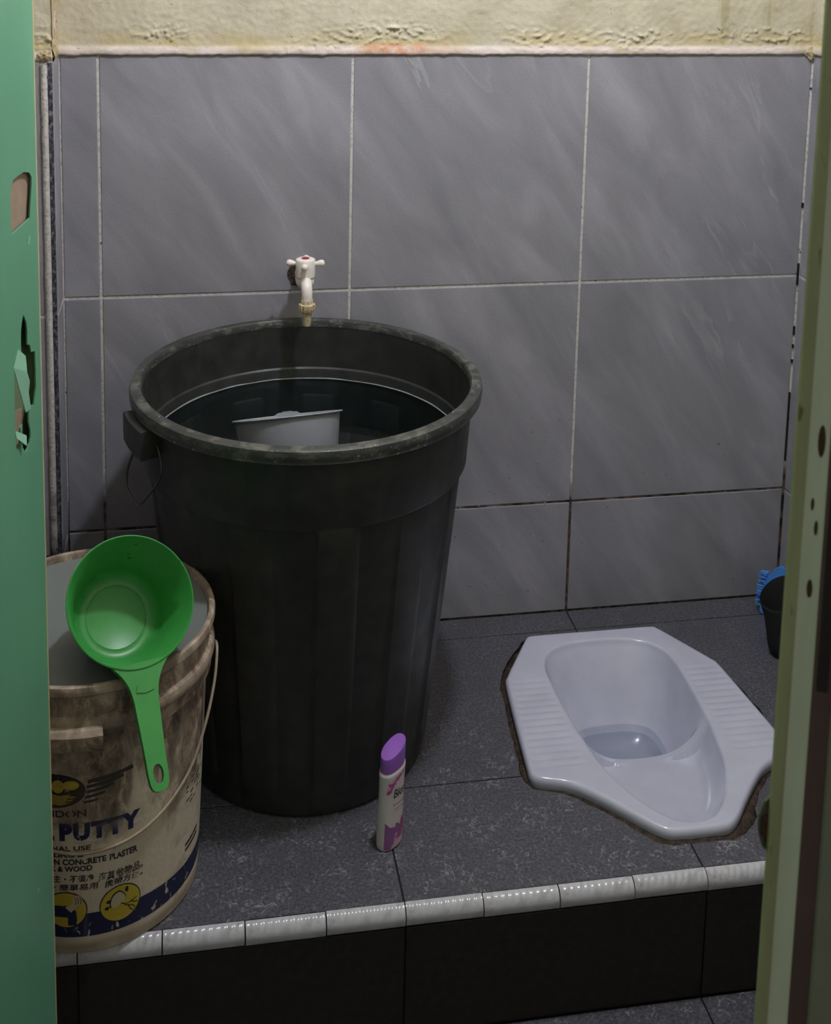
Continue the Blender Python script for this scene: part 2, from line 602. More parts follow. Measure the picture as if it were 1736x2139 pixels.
# ------------------------------------------------------------------ walls
def wall(name, label, bed, plane, us, vs_, parent_mat='grout', th=.008, mat='tile', jh=J):
    """plane: function (u, v, depth) -> world, depth>0 = out into the room"""
    w = box(name, *bed, parent_mat)
    tag(w, label, kind='structure')
    for iu in range(len(us) - 1):
        for iv in range(len(vs_) - 1):
            u0, u1 = us[iu] + jh, us[iu + 1] - jh
            v0, v1 = vs_[iv] + jh, vs_[iv + 1] - jh
            a = plane(u0, v0, 0); b = plane(u1, v1, -th)
            lo = [min(a[i], b[i]) for i in range(3)]; hi = [max(a[i], b[i]) for i in range(3)]
            mkbm('tile', boxbm(lo[0], hi[0], lo[1], hi[1], lo[2], hi[2], .0012, 2), mat, w)
    return w

wb = wall('wall_back', 'grey marbled tiled back wall with cream plaster above',
          (XL - .3, XR + .12, .0015, .12, -.30, ZC), lambda u, v, d: (u, -d, v),
          [XL, X0, 0, .4, XR], [.0, Z2, Z1, ZT])
wr = wall('wall_right', 'grey tiled side wall partly hidden behind the door frame',
          (XR + .0015, XR + .12, YF, .0015, -.30, ZC), lambda u, v, d: (XR - d, u, v),
          [-1.39, -1.2, -.8, -.4, -.001], [.0, Z2, Z1, ZT])
# short lower rows of the right and left walls beside the sunken floor are hidden under the platform line
wl = wall('wall_left', 'grey tiled side wall behind the green door',
          (XLW - .12, XLW - .0015, YF, YP, -.30, ZC), lambda u, v, d: (XLW + d, u, v),
          [-1.39, -1.2, -.8, -.4, YP], [.0, Z2, Z1, ZT])
# pillar at the left end of the back wall
wp = wall('wall_pillar', 'narrow tiled corner pillar between green door and bin',
          (XLW - .12, XL - .0012, YP + .0012, .0015, -.30, ZC), lambda u, v, d: (u, YP - d, v),
          [XLW, XL - .0175], [.0, Z2, Z1 - .003, ZT])
for a, b in zip([.0, Z2, Z1, ZT], [Z2, Z1, ZT]):
    mkbm('tile', boxbm(XL - .008, XL, YP - .004, -.001, a + J, b - J, .0008, 1), 'tile', wp)
for z in (0,):
    mkbm('edge_trim', boxbm(XL - .0078, XL - .0012, YP - .0044, YP, .001, ZT - .004, .0005, 1), 'edge', wp)
    # uneven pale grout strip beside the raw edge
    V, F = [], []
    N = 120
    for i in range(N + 1):
        zz = .005 + (ZT - .012) * i / N
        nz = noise.noise(Vector((3, 7, zz * 40))) * .0012
        x0 = XL - .0190 + nz; x1 = XL - .0074 + noise.noise(Vector((9, 2, zz * 55))) * .0010
        d = YP - .0034 + noise.noise(Vector((1, 2, zz * 90))) * .0006
        V += [(x0, YP + .002, zz), (x0 + .0012, d, zz), (x1 - .001, d, zz), (x1, YP + .002, zz)]
    for i in range(N):
        for k in range(3):
            F.append([i * 4 + k, i * 4 + k + 1, i * 4 + k + 5, i * 4 + k + 4])
    mk('grout_strip', V, F, 'grout', wp, True)

# plaster above the tiles: uneven filled lower edge, blistered paint
def plaster_sheet(name, parent, x0, x1, toworld, seed, dens=.0022, mat='plaster'):
    zs = []
    z = ZT - .002
    while z < 1.115:
        zs.append(z); z += dens
    zs += [1.13, 1.2, 1.4, 1.7, ZC]
    nx = max(6, int((x1 - x0) / dens))
    xs = [x0 + (x1 - x0) * i / nx for i in range(nx + 1)]
    V, F = [], []
    for k, z in enumerate(zs):
        for x in xs:
            p = Vector((x * 1.0 + seed, z, seed))
            d = .0022 + .0009 * noise.noise(p * 22)
            h = z - ZT
            lip = .0022 * math.exp(-((h - .006) / .009) ** 2)
            d += lip * (1 + .5 * noise.noise(p * 30))
            # blisters: strongest in a wavy zone 1.5-6 cm above the tiles
            zone = math.exp(-((h - .028 - .014 * noise.noise(Vector((x * 4, seed, 0)))) / .018) ** 2)
            clus = max(0, noise.noise(Vector((x * 7 + seed, z * 10, 3))) + .12)
            bl = noise.noise(Vector((p.x * 90, p.y * 150, p.z))) + .7 * noise.noise(p * 230)
            d += zone * clus * max(0, bl) * .0115
            d += .0006 * noise.noise(p * 120)
            zz = z
            if k == 0:
                zz += .0014 * noise.noise(Vector((x * 26, seed, 5))) + .0016 * noise.noise(Vector((x * 90, seed, 8)))
                V.append(toworld(x, zz, -.001)); continue
            if k == 1:
                zz += .0014 * noise.noise(Vector((x * 26, seed, 5))) + .0016 * noise.noise(Vector((x * 90, seed, 8))) - .001
            V.append(toworld(x, zz, d))
    m = nx + 1
    for k in range(len(zs) - 1):
        for i in range(nx):
            F.append([k * m + i, k * m + i + 1, (k + 1) * m + i + 1, (k + 1) * m + i])
    o = mk(name, V, F, mat, parent, True)
    return o
plaster_sheet('plaster', wb, XL - .012, XR, lambda x, z, d: (x, -d, z), 0.0)
plaster_sheet('plaster', wr, .0, .50, lambda x, z, d: (XR - d, -x, z), 4.3)
box('plaster', XR - .004, XR + .002, YF, -.5, ZT, ZC, 'plaster', wr)
plaster_sheet('plaster', wp, XLW, XL - .0012, lambda x, z, d: (x, YP - d + .002, z), 8.1)
plaster_sheet('plaster', wp, .0, -YP + .002, lambda x, z, d: (XL - .0030 + d, -x, z), 6.6, .0015, 'cfill')
box('plaster', XLW - .002, XLW + .004, YF, YP, ZT, ZC, 'plaster', wl)
# lumpy filler in the two upper corners
def lump(name, parent, c, r, seed):
    bm = bmesh.new()
    bmesh.ops.create_icosphere(bm, subdivisions=4, radius=1)
    for v in bm.verts:
        k = 1 + .35 * noise.noise(v.co * 2.3 + Vector((seed, 0, 0))) + .2 * noise.noise(v.co * 6 + Vector((0, seed, 0)))
        v.co = Vector((c[0] + v.co.x * r[0] * k, c[1] + v.co.y * r[1] * k, c[2] + v.co.z * r[2] * k))
    return mkbm(name, bm, 'cfill', parent, True)
lump('corner_filler', wp, (XL - .012, YP + .004, ZT + .006), (.012, .009, .010), 1.0)
lump('corner_filler', wp, (XL - .008, -.035, ZT + .004), (.006, .040, .009), 2.0)
lump('corner_filler', wr, (XR - .002, -.002, ZT + .003), (.016, .006, .013), 3.0)

for z0, z1 in ((.592, .632), (.733, .742), (.500, .516), (.476, .482), (.448, .454), (.262, .392), (.170, .196), (.135, .150)):
    box('open_joint', XR - .0030, XR + .0005, -.0012, .0005, z0, z1, 'joint', wr)
rnd = random.Random(11)
V, F = [], []
for k in range(70):
    x = rnd.choice((rnd.gauss(.33, .05), rnd.gauss(.26, .07), rnd.uniform(.18, .72)))
    z = rnd.choice((rnd.uniform(.02, .38), rnd.gauss(.24, .05), rnd.uniform(.03, .2)))
    if not (.17 < x < .74 and .012 < z < .45): continue
    r = rnd.uniform(.0011, .0024)
    b0 = len(V)
    V.append((x, -r * .75, z - r * .4))
    for q, d in ((.62, .5), (1.0, .0)):
        for i in range(8):
            a = 2 * math.pi * i / 8
            V.append((x + r * q * math.cos(a), -r * .75 * d + .0001, z - r * .2 + r * q * math.sin(a) * (1.5 if math.sin(a) > 0 else 1.0)))
    for i in range(8):
        j = (i + 1) % 8
        F.append([b0, b0 + 1 + i, b0 + 1 + j]); F.append([b0 + 1 + i, b0 + 9 + i, b0 + 9 + j, b0 + 1 + j])
o = mk('water_drops', V, F, 'drops', wb, True)
o['kind'] = 'stuff'

# ceiling and front wall with the doorway
tag(box('ceiling', XLW - .12, XR + .12, YF - .12, .12, ZC, ZC + .08, 'ceil'), kind='structure')
XJ, XH = .0415, -.66                                # clear opening between jambs
tag(box('wall_front', XJ + .06, XR + .12, YF - .10, YF, -.30, ZC, 'ceil'), 'painted wall beside the doorway', kind='structure')
tag(box('wall_entrance', XLW - .12, XH - .05, YF - .10, YF, -.30, ZC, 'ceil'), 'painted wall behind the open door', kind='structure')
tag(box('trim_1', XH - .05, XJ + .06, YF - .10, YF, 1.86, ZC, 'ceil'), 'painted lintel over the doorway', kind='structure')

# ------------------------------------------------------------------ platform floor
# squat pan outline first (it is cut out of the tiles)
PCX = .418
HALF = [(0, -.0815), (.060, -.0815), (.108, -.0825), (.118, -.088), (.150, -.140), (.176, -.184), (.183, -.204), (.193, -.300), (.2015, -.395),
        (.2015, -.410), (.196, -.420), (.180, -.427), (.158, -.434), (.138, -.447), (.113, -.472), (.090, -.498), (.070, -.522), (.055, -.537), (.038, -.5455), (0, -.5475)]
def pan_outline(off=0.0, jit=0.0, seed=0):
    pts = [(PCX + h, y) for h, y in HALF] + [(PCX - h, y) for h, y in HALF[-2:0:-1]]
    if off or jit:
        out = []
        # resample then push outwards
        rs = []
        for a, b in zip(pts, pts[1:] + pts[:1]):
            L = math.hypot(b[0] - a[0], b[1] - a[1]); k = max(1, int(L / .012))
            for i in range(k): rs.append((a[0] + (b[0] - a[0]) * i / k, a[1] + (b[1] - a[1]) * i / k))
        n = len(rs)
        for i in range(n):
            a, b = rs[i - 1], rs[(i + 1) % n]
            tx, ty = b[0] - a[0], b[1] - a[1]
            l = math.hypot(tx, ty)
            nx, ny = -ty / l, tx / l
            # outwards = away from the centre
            if nx * (rs[i][0] - PCX) + ny * (rs[i][1] + .3) < 0: nx, ny = -nx, -ny
            o = off + jit * noise.noise(Vector((rs[i][0] * 45, rs[i][1] * 45, seed)))
            # wider gap at the left end of the back and at the front right
            o += .006 * math.exp(-((rs[i][0] - .27) ** 2 + (rs[i][1] + .15) ** 2) / .0016)
            o += .013 * math.exp(-((rs[i][0] - .50) ** 2 + (rs[i][1] + .535) ** 2) / .0012)
            o += .005 * math.exp(-((rs[i][0] - .36) ** 2 + (rs[i][1] + .55) ** 2) / .0016)
            out.append((rs[i][0] + nx * max(o, .001), rs[i][1] + ny * max(o, .001)))
        return out
    return pts

fl = box('floor', XLW - .1, XR + .1, PD - .006, .10, -.30, -.14, 'joint')
tag(fl, 'raised floor of dark speckled grey tiles', kind='structure')
hole = pan_outline(.0082, .0042, 2.0)
# concrete bed between the slab and the tiles, cut open for the pan
V, F = plate_geo([[(XLW - .1, PD - .006), (XR + .1, PD - .006), (XR + .1, .10), (XLW - .1, .10)], hole], (0, 0, 0), (1, 0, 0), (0, 1, 0), (0, 0, 1), .138, -.0025)
mk('tile_bed', V, F, 'joint', fl)
V, F = plate_geo([hole], (0, 0, 0), (1, 0, 0), (0, 1, 0), (0, 0, 1), .4, .2)
cutter = mk('cutter', V, F, 'joint')
fx = [XLW, -.4, 0, .4, XR]
fy = [PD + .001, -.3984, -.0567, 0]
jf = .0011
for i in range(4):
    for k in range(3):
        o = mkbm('tile', boxbm(fx[i] + jf, fx[i + 1] - jf, fy[k] + jf, fy[k + 1] - jf, -.009, 0, .0006, 1), 'floor', fl)
        if fx[i + 1] > .15 and i >= 2:
            boolean_cut(o, cutter)
me_ = cutter.data
bpy.data.objects.remove(cutter); bpy.data.meshes.remove(me_)

# white ribbed nosing along the platform edge, 10 cm pieces
def nosing_mesh():
    V, F = [], []
    NX, NA = 72, 12
    L = .1 - .0016
    for i in range(NX + 1):
        x = L * i / NX
        endf = min(1, min(x, L - x) / .004)
        ring = []
        for a in range(NA + 1):
            t = a / NA * math.pi / 2
            r = .0145
            w = math.sin(2 * math.pi * (x / .0092 + t * .55))
            rr = r + .0004 * w * endf * math.sin(min(1, t / 1.3) * math.pi) ** .7
            ring.append((x, PD - .0012 - rr * math.sin(t) * 1.0, -.0125 + rr * math.cos(t)))
        ring.append((x, PD - .0150, -.0195))
        ring.append((x, PD - .0125, -.0215))
        ring.append((x, PD - .0012, -.0215))
        ring.append((x, PD - .0012, .0018))
        V += ring
    m = NA + 5
    for i in range(NX):
        for a in range(m):
            b = (a + 1) % m
            F.append([i * m + a, i * m + b, (i + 1) * m + b, (i + 1) * m + a])
    F.append(list(range(m))); F.append([NX * m + a for a in range(m)][::-1])
    return V, F
V, F = nosing_mesh()
nb = box('trim_2', XLW, XR, PD - .006, PD - .0012, -.0215, -.004, 'joint')
tag(nb, 'white ribbed ceramic nosing strip along the step edge', kind='structure')
first = None
for i in range(16):
    x = -.8 + i * .1 + .0008
    if x < XLW - .03 or x > XR - .02: continue
    if first is None:
        first = mk('nosing_tile', V, F, 'nosing', nb, 50)
        o = first
    else:
        o = first.copy(); COL.objects.link(o)
    o.location = (x, random.uniform(-.0006, .0004), random.uniform(-.0005, .0005))

# riser below the nosing
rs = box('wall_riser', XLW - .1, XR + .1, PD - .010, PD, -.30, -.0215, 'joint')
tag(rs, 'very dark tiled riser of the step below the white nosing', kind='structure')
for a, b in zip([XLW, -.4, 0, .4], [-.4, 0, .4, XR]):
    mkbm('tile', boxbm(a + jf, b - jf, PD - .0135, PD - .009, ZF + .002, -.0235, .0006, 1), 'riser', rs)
# sunken floor in front, running out through the doorway
lf = box('floor_lower', -1.6, 1.4, -3.0, PD - .008, -.30, ZF - .004, 'joint')
tag(lf, 'sunken tiled floor strip in front of the dark step', kind='structure')
gy = [PD - .0135, -.98, -1.38, -1.78, -2.18, -2.6]
gx = [-1.2, -.8, -.4, 0, .4, .8, 1.2]
for i in range(6):
    for k in range(5):
        mkbm('tile', boxbm(gx[i] + jf, gx[i + 1] - jf, gy[k + 1] + jf, gy[k] - jf, ZF - .009, ZF, .0006, 1), 'floor', lf)

# ------------------------------------------------------------------ squat pan
def squat_pan():
    root = empty('squat_toilet', (PCX, -.31, 0), 'white ceramic squat toilet pan with ribbed footrests set into the floor', 'toilet')
    cx, cy = PCX, -.31
    pts = pan_outline()
    # rounded outline through the points
    pts = [(p.x, p.y) for p in catmull([Vector((a, b, 0)) for a, b in pts], 6, True)]
    op_half = [(0, -.113), (.045, -.116), (.078, -.128), (.098, -.148), (.1075, -.175), (.1095, -.215), (.107, -.275), (.101, -.345), (.092, -.405), (.079, -.448), (.058, -.490), (.034, -.519), (.014, -.5285), (0, -.5295)]
    op = [Vector((PCX + h, y, 0)) for h, y in op_half] + [Vector((PCX - h, y, 0)) for h, y in op_half[-2:0:-1]]
    op = [(p.x, p.y) for p in catmull(op, 6, True)]
    def raycast(poly, ang):
        dx, dy = math.cos(ang), math.sin(ang)
        best = 0
        for (ax, ay), (bx, by) in zip(poly, poly[1:] + poly[:1]):
            ex, ey = bx - ax, by - ay
            den = dx * ey - dy * ex
            if abs(den) < 1e-12: continue
            t = ((ax - cx) * ey - (ay - cy) * ex) / den
            s = ((ax - cx) * dy - (ay - cy) * dx) / den
            if t > 0 and -1e-9 <= s <= 1 + 1e-9: best = max(best, t)
        return best
    N = 360
    ang = [2 * math.pi * i / N for i in range(N)]
    Ro = [raycast(pts, a) for a in ang]
    Ri = [raycast(op, a) for a in ang]
    H = .0135
    def sm(a, b, x):
        t = max(0, min(1, (x - a) / (b - a))); return t * t * (3 - 2 * t)
    def ribs(x, y):
        ax = abs(x - PCX)
        m = sm(.112, .122, ax) * (1 - sm(.172 + (-.2 - y) * .08, .184 + (-.2 - y) * .08, ax)) * sm(-.412, -.402, y) * (1 - sm(-.205, -.192, y))
        k = (y + .2) / .0148
        w = (k - math.floor(k))
        prof = math.exp(-((w - .5) / .16) ** 2)
        return -.0014 * prof * m
    def floor_z(y):
        # bottom of the bowl along its length: shallow trough in front, deep pool behind
        if y < -.329:
            t = (y + .53) / (.53 - .329)
            return -.026 - .020 * min(1, max(0, t)) ** .7
        t = sm(-.329, -.295, y)
        return -.046 * (1 - t) - .128 * t
    rows = []
    V, F = [], []
    def add(row):
        rows.append(list(range(len(V), len(V) + N))); V.extend(row)
    # skirt, rounded outer edge
    def ring_out(inset, z, ins_scale=1):
        return [(cx + (Ro[i] - inset) * math.cos(ang[i]), cy + (Ro[i] - inset) * math.sin(ang[i]), z) for i in range(N)]
    add(ring_out(.012, -.018)); add(ring_out(.003, -.018)); add(ring_out(.001, -.002)); add(ring_out(0, .004)); add(ring_out(.0006, .008))
    add(ring_out(.0022, .0113)); add(ring_out(.0048, .0130)); add(ring_out(.008, H))
    K = 26
    for k in range(1, K + 1):
        t = k / K
        row = []
        for i in range(N):
            r = (Ro[i] - .008) * (1 - t) + (Ri[i] + .006) * t
            x, y = cx + r * math.cos(ang[i]), cy + r * math.sin(ang[i])
            row.append((x, y, H + ribs(x, y)))
        add(row)
    for ins, z in ((.003, H - .0006), (.0008, H - .0025), (0, H - .0055)):
        add([(cx + (Ri[i] + ins) * math.cos(ang[i]), cy + (Ri[i] + ins) * math.sin(ang[i]), z) for i in range(N)])
    K2 = 46
    for k in range(1, K2):
        s = 1 - k / K2
        row = []
        for i in range(N):
            r = Ri[i] * s
            x, y = cx + r * math.cos(ang[i]), cy + r * math.sin(ang[i])
            zf = floor_z(y)
            q = s ** (9 if y < -.34 else 3.2)
            # long back slope
            back = sm(-.215, -.113, y)
            z = (H - .0055) + (zf - H + .0055) * (1 - q) * (1 - .45 * back * s)
            row.append((x, y, z))
        add(row)
    V.append((cx, cy, floor_z(cy)))
    for A, B in zip(rows, rows[1:]):
        for i in range(N):
            j = (i + 1) % N
            F.append([A[i], A[j], B[j], B[i]])
    for i in range(N):
        F.append([rows[-1][i], rows[-1][(i + 1) % N], len(V) - 1])
    b = mk('pan', V, F, 'ceramic', root, True)
    # mortar packed round the pan
    outl = pan_outline(.0082, .0042, 2.0)
    n = len(outl)
    inn = []
    for (x, y) in outl:
        a = math.atan2(y - cy, x - cx)
        r = raycast(pts, a) - .010
        inn.append((cx + r * math.cos(a), cy + r * math.sin(a)))
    VV, FF = [], []
    for (x, y), (u, v) in zip(outl, inn):
        nz = noise.noise(Vector((x * 60, y * 60, 1)))
        up = .0035 * math.exp(-((y + .55) / .05) ** 2)
        VV += [(x, y, -.006 + .002 * nz), ((x + u) / 2, (y + v) / 2, -.0045 + up + .003 * nz), (u, v, -.001), (u, v, -.03), (x, y, -.03)]
    for i in range(n):
        j = (i + 1) % n
        for k in range(5):
            l = (k + 1) % 5
            FF.append([i * 5 + k, i * 5 + l, j * 5 + l, j * 5 + k])
    mo = mk('mortar', VV, FF, 'mortar', root, True)
    mo['label'] = 'crumbling brown mortar round the pan'
    return root
pan = squat_pan()
# pool of water at the bottom of the pan
V, F = lathe_geo([(0, -.092), (.066, -.092), (.0665, -.0935), (.0665, -.100), (0, -.100)], 64, (PCX - .004, -.245, 0))
V = [Vector((PCX - .004 + (v[0] - PCX + .004) * 1.25, -.245 + (v[1] + .245) * 1.12, v[2])) for v in V]
w = mk('water', V, F, 'waterpan', None, 30)
tag(w, 'small pool of clear water at the bottom of the squat toilet', 'water', kind='stuff')

# ------------------------------------------------------------------ big dark bin
BX, BY, BH = -.095, -.2575, .567
def big_bin():
    root = empty('water_bin', (BX, BY, 0), 'tall dark grey plastic bin full of water under the tap', 'bin')
    NB = 240
    def flute(k, a, z):
        # alternating proud and recessed panels below the band
        if z > .447 or k > 21 or k < 3: return 0
        s = math.sin(a * 12 + .55)
        t = max(-1, min(1, s * 7))
        fade = min(1, max(0, (z - .006) / .03)) * min(1, max(0, (.446 - z) / .006))
        return .0024 * t * fade
    prof = [(0, .004), (.165, .004), (.170, 0), (.1785, .001), (.1815, .006)]
    for i in range(1, 16):
        z = .006 + (.440 - .006) * i / 15
        prof.append((.1815 + (.2245 - .1815) * i / 15, z))
    prof += [(.2247, .4435), (.2250, .446), (.2325, .449), (.2340, .452), (.2375, .505), (.2400, .548),        # band
             (.2390, .5560), (.2370, .5560),
             (.2345, .520), (.2318, .489), (.2292, .4865), (.2275, .480), (.2245, .445), (.1780, .012), (.160, .008), (0, .008)]
    lathe('body', prof, 'bin', root, NB, (BX, BY, 0), None, flute, 28)
    lathe('rim', [(.2365, .5560), (.2395, .5560), (.2405, .5490), (.2430, .5478), (.2520, .5480), (.2538, .5488), (.2532, .5510), (.2540, .5540), (.2545, .5600), (.2532, .5655), (.2495, .5676), (.2440, .5672), (.2392, .5678), (.2370, .5650)], 'binrim', root, NB, (BX, BY, 0), None, None, 40, True)
    # carrying lugs and wire loops
    def lug(a0, a1):
        V, F = [], []
        n = 12
        for i in range(n + 1):
            a = math.radians(a0 + (a1 - a0) * i / n)
            for r, z in ((.238, .5465), (.2645, .5450), (.2655, .5430), (.2650, .506), (.2635, .5045), (.236, .5050)):
                V.append((BX + r * math.cos(a), BY + r * math.sin(a), z))
        for i in range(n):
            for k in range(6):
                l = (k + 1) % 6
                F.append([i * 6 + k, i * 6 + l, i * 6 + l + 6, i * 6 + k + 6])
        F.append(list(range(6))); F.append([n * 6 + k for k in range(6)][::-1])
        return mk('carrying_lug', V, F, 'bin', root, 40)
    l1 = lug(191, 208)
    def pt(a, r, z):
        a = math.radians(a); return Vector((BX + r * math.cos(a), BY + r * math.sin(a), z))
    loop = [pt(197, .253, .520), pt(197, .256, .500), pt(194.5, .262, .470), pt(194.5, .264, .455), pt(196.5, .266, .446), pt(201, .263, .436), pt(203.5, .260, .435), pt(206, .2565, .444), pt(212, .250, .478), pt(213.5, .248, .498), pt(212, .2455, .514), pt(209, .243, .523)]
    tube('wire_loop', catmull(loop, 6), .0016, 'wire', root, 8)
    l2 = lug(28, 45)
    # rope thin scratches are left to the material
    return root
big_bin()
bin_water = w = lathe('water', [(0, .4700), (.2210, .4700), (.2258, .4708), (.2256, .467), (.2160, .40), (.1860, .10), (.176, .016), (0, .016)], 'waterbin', None, 128, (BX, BY, 0))
tag(w, 'still dark water filling the big bin', 'water', kind='stuff')
# whitish scum line where the water meets the wall, broken in places
V, F = [], []
N = 300
for i in range(N):
    a = 2 * math.pi * i / N
    h_ = .0011 + .0009 * noise.noise(Vector((math.cos(a) * 5, math.sin(a) * 5, 2)))
    for r, z in ((.2258, .4708), (.2244, .4708 + max(.0003, h_) * .4), (.2262, .4708 + max(.0005, h_) * 1.6)):
        V.append((BX + r * math.cos(a), BY + r * math.sin(a), z))
for i in range(N):
    j = (i + 1) % N
    for k in range(3):
        F.append([i * 3 + k, i * 3 + (k + 1) % 3, j * 3 + (k + 1) % 3, j * 3 + k])
mk('scum_line', V, F, 'scum', [o for o in bpy.data.objects if o.name == 'water_bin'][0], True)
# ------------------------------------------------------------------ grey dipper floating in the bin
def dipper():
    root = empty('dipper', (-.124, -.300, .42), 'grey white plastic dipper floating tilted in the bin water', 'dipper')
    d = Vector((-.124, -.262, .508)) - CAM_POS
    e = Vector((1, .06, .035)); e = e.normalized()
    ax = e.cross(d.normalized()).normalized()
    if ax.z < 0: ax = -ax
    ax = (ax - d.normalized() * .018).normalized()
    fr = frame(ax, (1, 0, 0))
    fr = (fr[0], fr[1], ax)
    c = Vector((-.124, -.262, .508))
    prof = [(0, -.100), (.052, -.100), (.060, -.098), (.0630, -.094), (.0762, -.003), (.0800, -.0022), (.0808, -.001), (.0800, 0), (.0755, 0), (.0745, -.001), (.0612, -.093), (.058, -.0965), (0, -.097)]
    global DIPPER_HULL
    DIPPER_HULL = lathe_geo(prof[:8] + [(0, 0)], 64, c, fr)
    cup = lathe('cup', prof, 'dipper', root, 96, c, fr)
    # handle runs away from the viewer, at the far rim
    far = (d - ax * d.dot(ax)).normalized()
    side = ax.cross(far).normalized()
    V, F = [], []
    secs = [(.0730, .020), (.085, .013), (.11, .010), (.15, .0105), (.185, .011), (.192, .008)]
    for s, wd in secs:
        for a, b in ((-wd, 0), (-wd * .7, .0035), (wd * .7, .0035), (wd, 0), (wd * .8, -.006), (-wd * .8, -.006)):
            V.append(c + far * s + side * a + ax * b)
    for i in range(len(secs) - 1):
        for k in range(6):
            l = (k + 1) % 6
            F.append([i * 6 + k, i * 6 + l, i * 6 + l + 6, i * 6 + k + 6])
    F.append(list(range(6))); F.append([(len(secs) - 1) * 6 + k for k in range(6)][::-1])
    mk('handle', V, F, 'dipper', root, 40)
dipper()

# ------------------------------------------------------------------ wall tap
def tap():
    tx = -.0802
    root = empty('water_tap', (tx, 0, .645), 'white plastic wall tap with cross handle and beige hose coupling', 'tap')
    # broken tile around the pipe
    pts = []
    for i in range(26):
        a = 2 * math.pi * i / 26
        r = .0175 + .005 * noise.noise(Vector((math.cos(a) * 2, math.sin(a) * 2, 4)))
        pts.append((tx - .0075 + r * math.cos(a) * .95, .6395 + r * math.sin(a) * 1.15))
    V, F = plate_geo([pts], (0, 0, 0), (1, 0, 0), (0, 0, 1), (0, -1, 0), .006, .0012)
    o = mk('broken_patch', V, F, 'mortar', root, False)
    o['label'] = 'rough brown broken hole behind the tap'
    # body: horizontal pipe with flange, then bonnet up and curved spout
    yfr = (Vector((1, 0, 0)), Vector((0, 0, 1)), Vector((0, -1, 0)))
    lathe('flange', [(0, 0), (.0125, 0), (.0135, .002), (.0135, .007), (.0125, .009), (0, .009)], 'tapwhite', root, 40, (tx, -.018, .6475), yfr)
    lathe('inlet', [(0, -.002), (.0085, -.002), (.0085, .02), (.0110, .022), (.0130, .030), (.0148, .042), (.0150, .054), (.0135, .064), (.009, .071), (0, .073)], 'tapwhite', root, 40, (tx, 0, .6455), yfr)
    lathe('bonnet', [(0, .640), (.0095, .640), (.0100, .6535), (.0112, .655), (.0112, .658), (0, .658)], 'tapwhite', root, 40, (tx, -.060, 0))
    sp = catmull([(tx, -.056, .6475), (tx, -.070, .6480), (tx, -.0815, .6430), (tx + .0003, -.0865, .6330), (tx + .0003, -.0870, .6180)], 8)
    tube('spout', sp, lambda t: .0096 - .0012 * t, 'tapwhite', root, 24)
    # handle
    hz = .654
    cap = lathe('handle', [(0, hz), (.0148, hz), (.0155, hz + .0008), (.0158, hz + .012), (.0160, hz + .026), (.0150, hz + .0285), (.0130, hz + .0295), (0, hz + .0298)], 'tapwhite', root, 48, (tx, -.060, 0))
    lathe('red_disc', [(0, hz + .0295), (.0062, hz + .0295), (.0062, hz + .0304), (0, hz + .0306)], 'red', cap, 32, (tx, -.0600, 0))
    for a in (-8, 82, 172, 262):
        dv = Vector((math.cos(math.radians(a)), math.sin(math.radians(a)), .10)).normalized()
        u, v, w_ = frame(dv)
        lathe('handle_arm', [(0, .013), (.0034, .013), (.0034, .0175), (.0046, .0210), (.0056, .0245), (.0055, .0275), (.0040, .0300), (0, .0312)], 'tapwhite', cap, 20, (tx, -.060, hz + .0195), (u, v, w_), None, 80)
    # coupling: ribbed nut with a short hose tail
    cx, cy = tx + .0003, -.087
    def knurl(k, a, z): return .0011 * (1 if math.sin(a * 12) > .2 else 0) if 3 <= k <= 5 else 0
    lathe('coupling_nut', [(0, .6215), (.0088, .6215), (.0092, .6175), (.0122, .6165), (.0124, .6115), (.0112, .6060), (.0100, .6035), (0, .6035)], 'tapbeige', root, 96, (cx, cy, 0), None, knurl, 30)
    lathe('hose_tail', [(0, .6035), (.0078, .6035), (.0074, .595), (.0066, .583), (.0062, .5815), (.0045, .5815), (.0045, .60), (0, .60)], 'tapbeige', root, 32, (cx, cy, 0))
    for k in range(9):
        a = 2 * math.pi * k / 9
        box('thread_lug', cx + .0088 * math.cos(a) - .0011, cx + .0088 * math.cos(a) + .0011, cy + .0088 * math.sin(a) - .0011, cy + .0088 * math.sin(a) + .0011, .617, .6245, 'tapbeige', root, .0003)
tap()

# ------------------------------------------------------------------ pail
UX, UY, UH = -.3885, -.4868, .360
def pail_r(z):
    return .132 + (.1445 - .132) * z / .285
def wrap_geo(V2, F2, r_of_z, off, a0, step=.005, ell=None):
    """bend flat geometry (x along the surface, y up) onto the pail, a0 = angle of x=0"""
    bm = bmesh.new()
    vv = [bm.verts.new((p[0], p[1], 0)) for p in V2]
    for f in F2:
        try: bm.faces.new([vv[i] for i in f])
        except ValueError: pass
    xs = [p[0] for p in V2]
    x = math.floor(min(xs) / step) * step + step
    while x < max(xs):
        bmesh.ops.bisect_plane(bm, geom=bm.verts[:] + bm.edges[:] + bm.faces[:], plane_co=(x, 0, 0), plane_no=(1, 0, 0))
        x += step
    out = []
    bm.verts.index_update()
    for v in bm.verts:
        out.append(r_of_z(v.co.x, v.co.y, off, a0))
    fs = [[v.index for v in f.verts] for f in bm.faces]
    bm.free()
    return out, fs
def pail_map(x, z, off, a0):
    r = pail_r(z) + off
    a = a0 + x / .139
    return Vector((UX + r * math.cos(a), UY + r * math.sin(a), z))
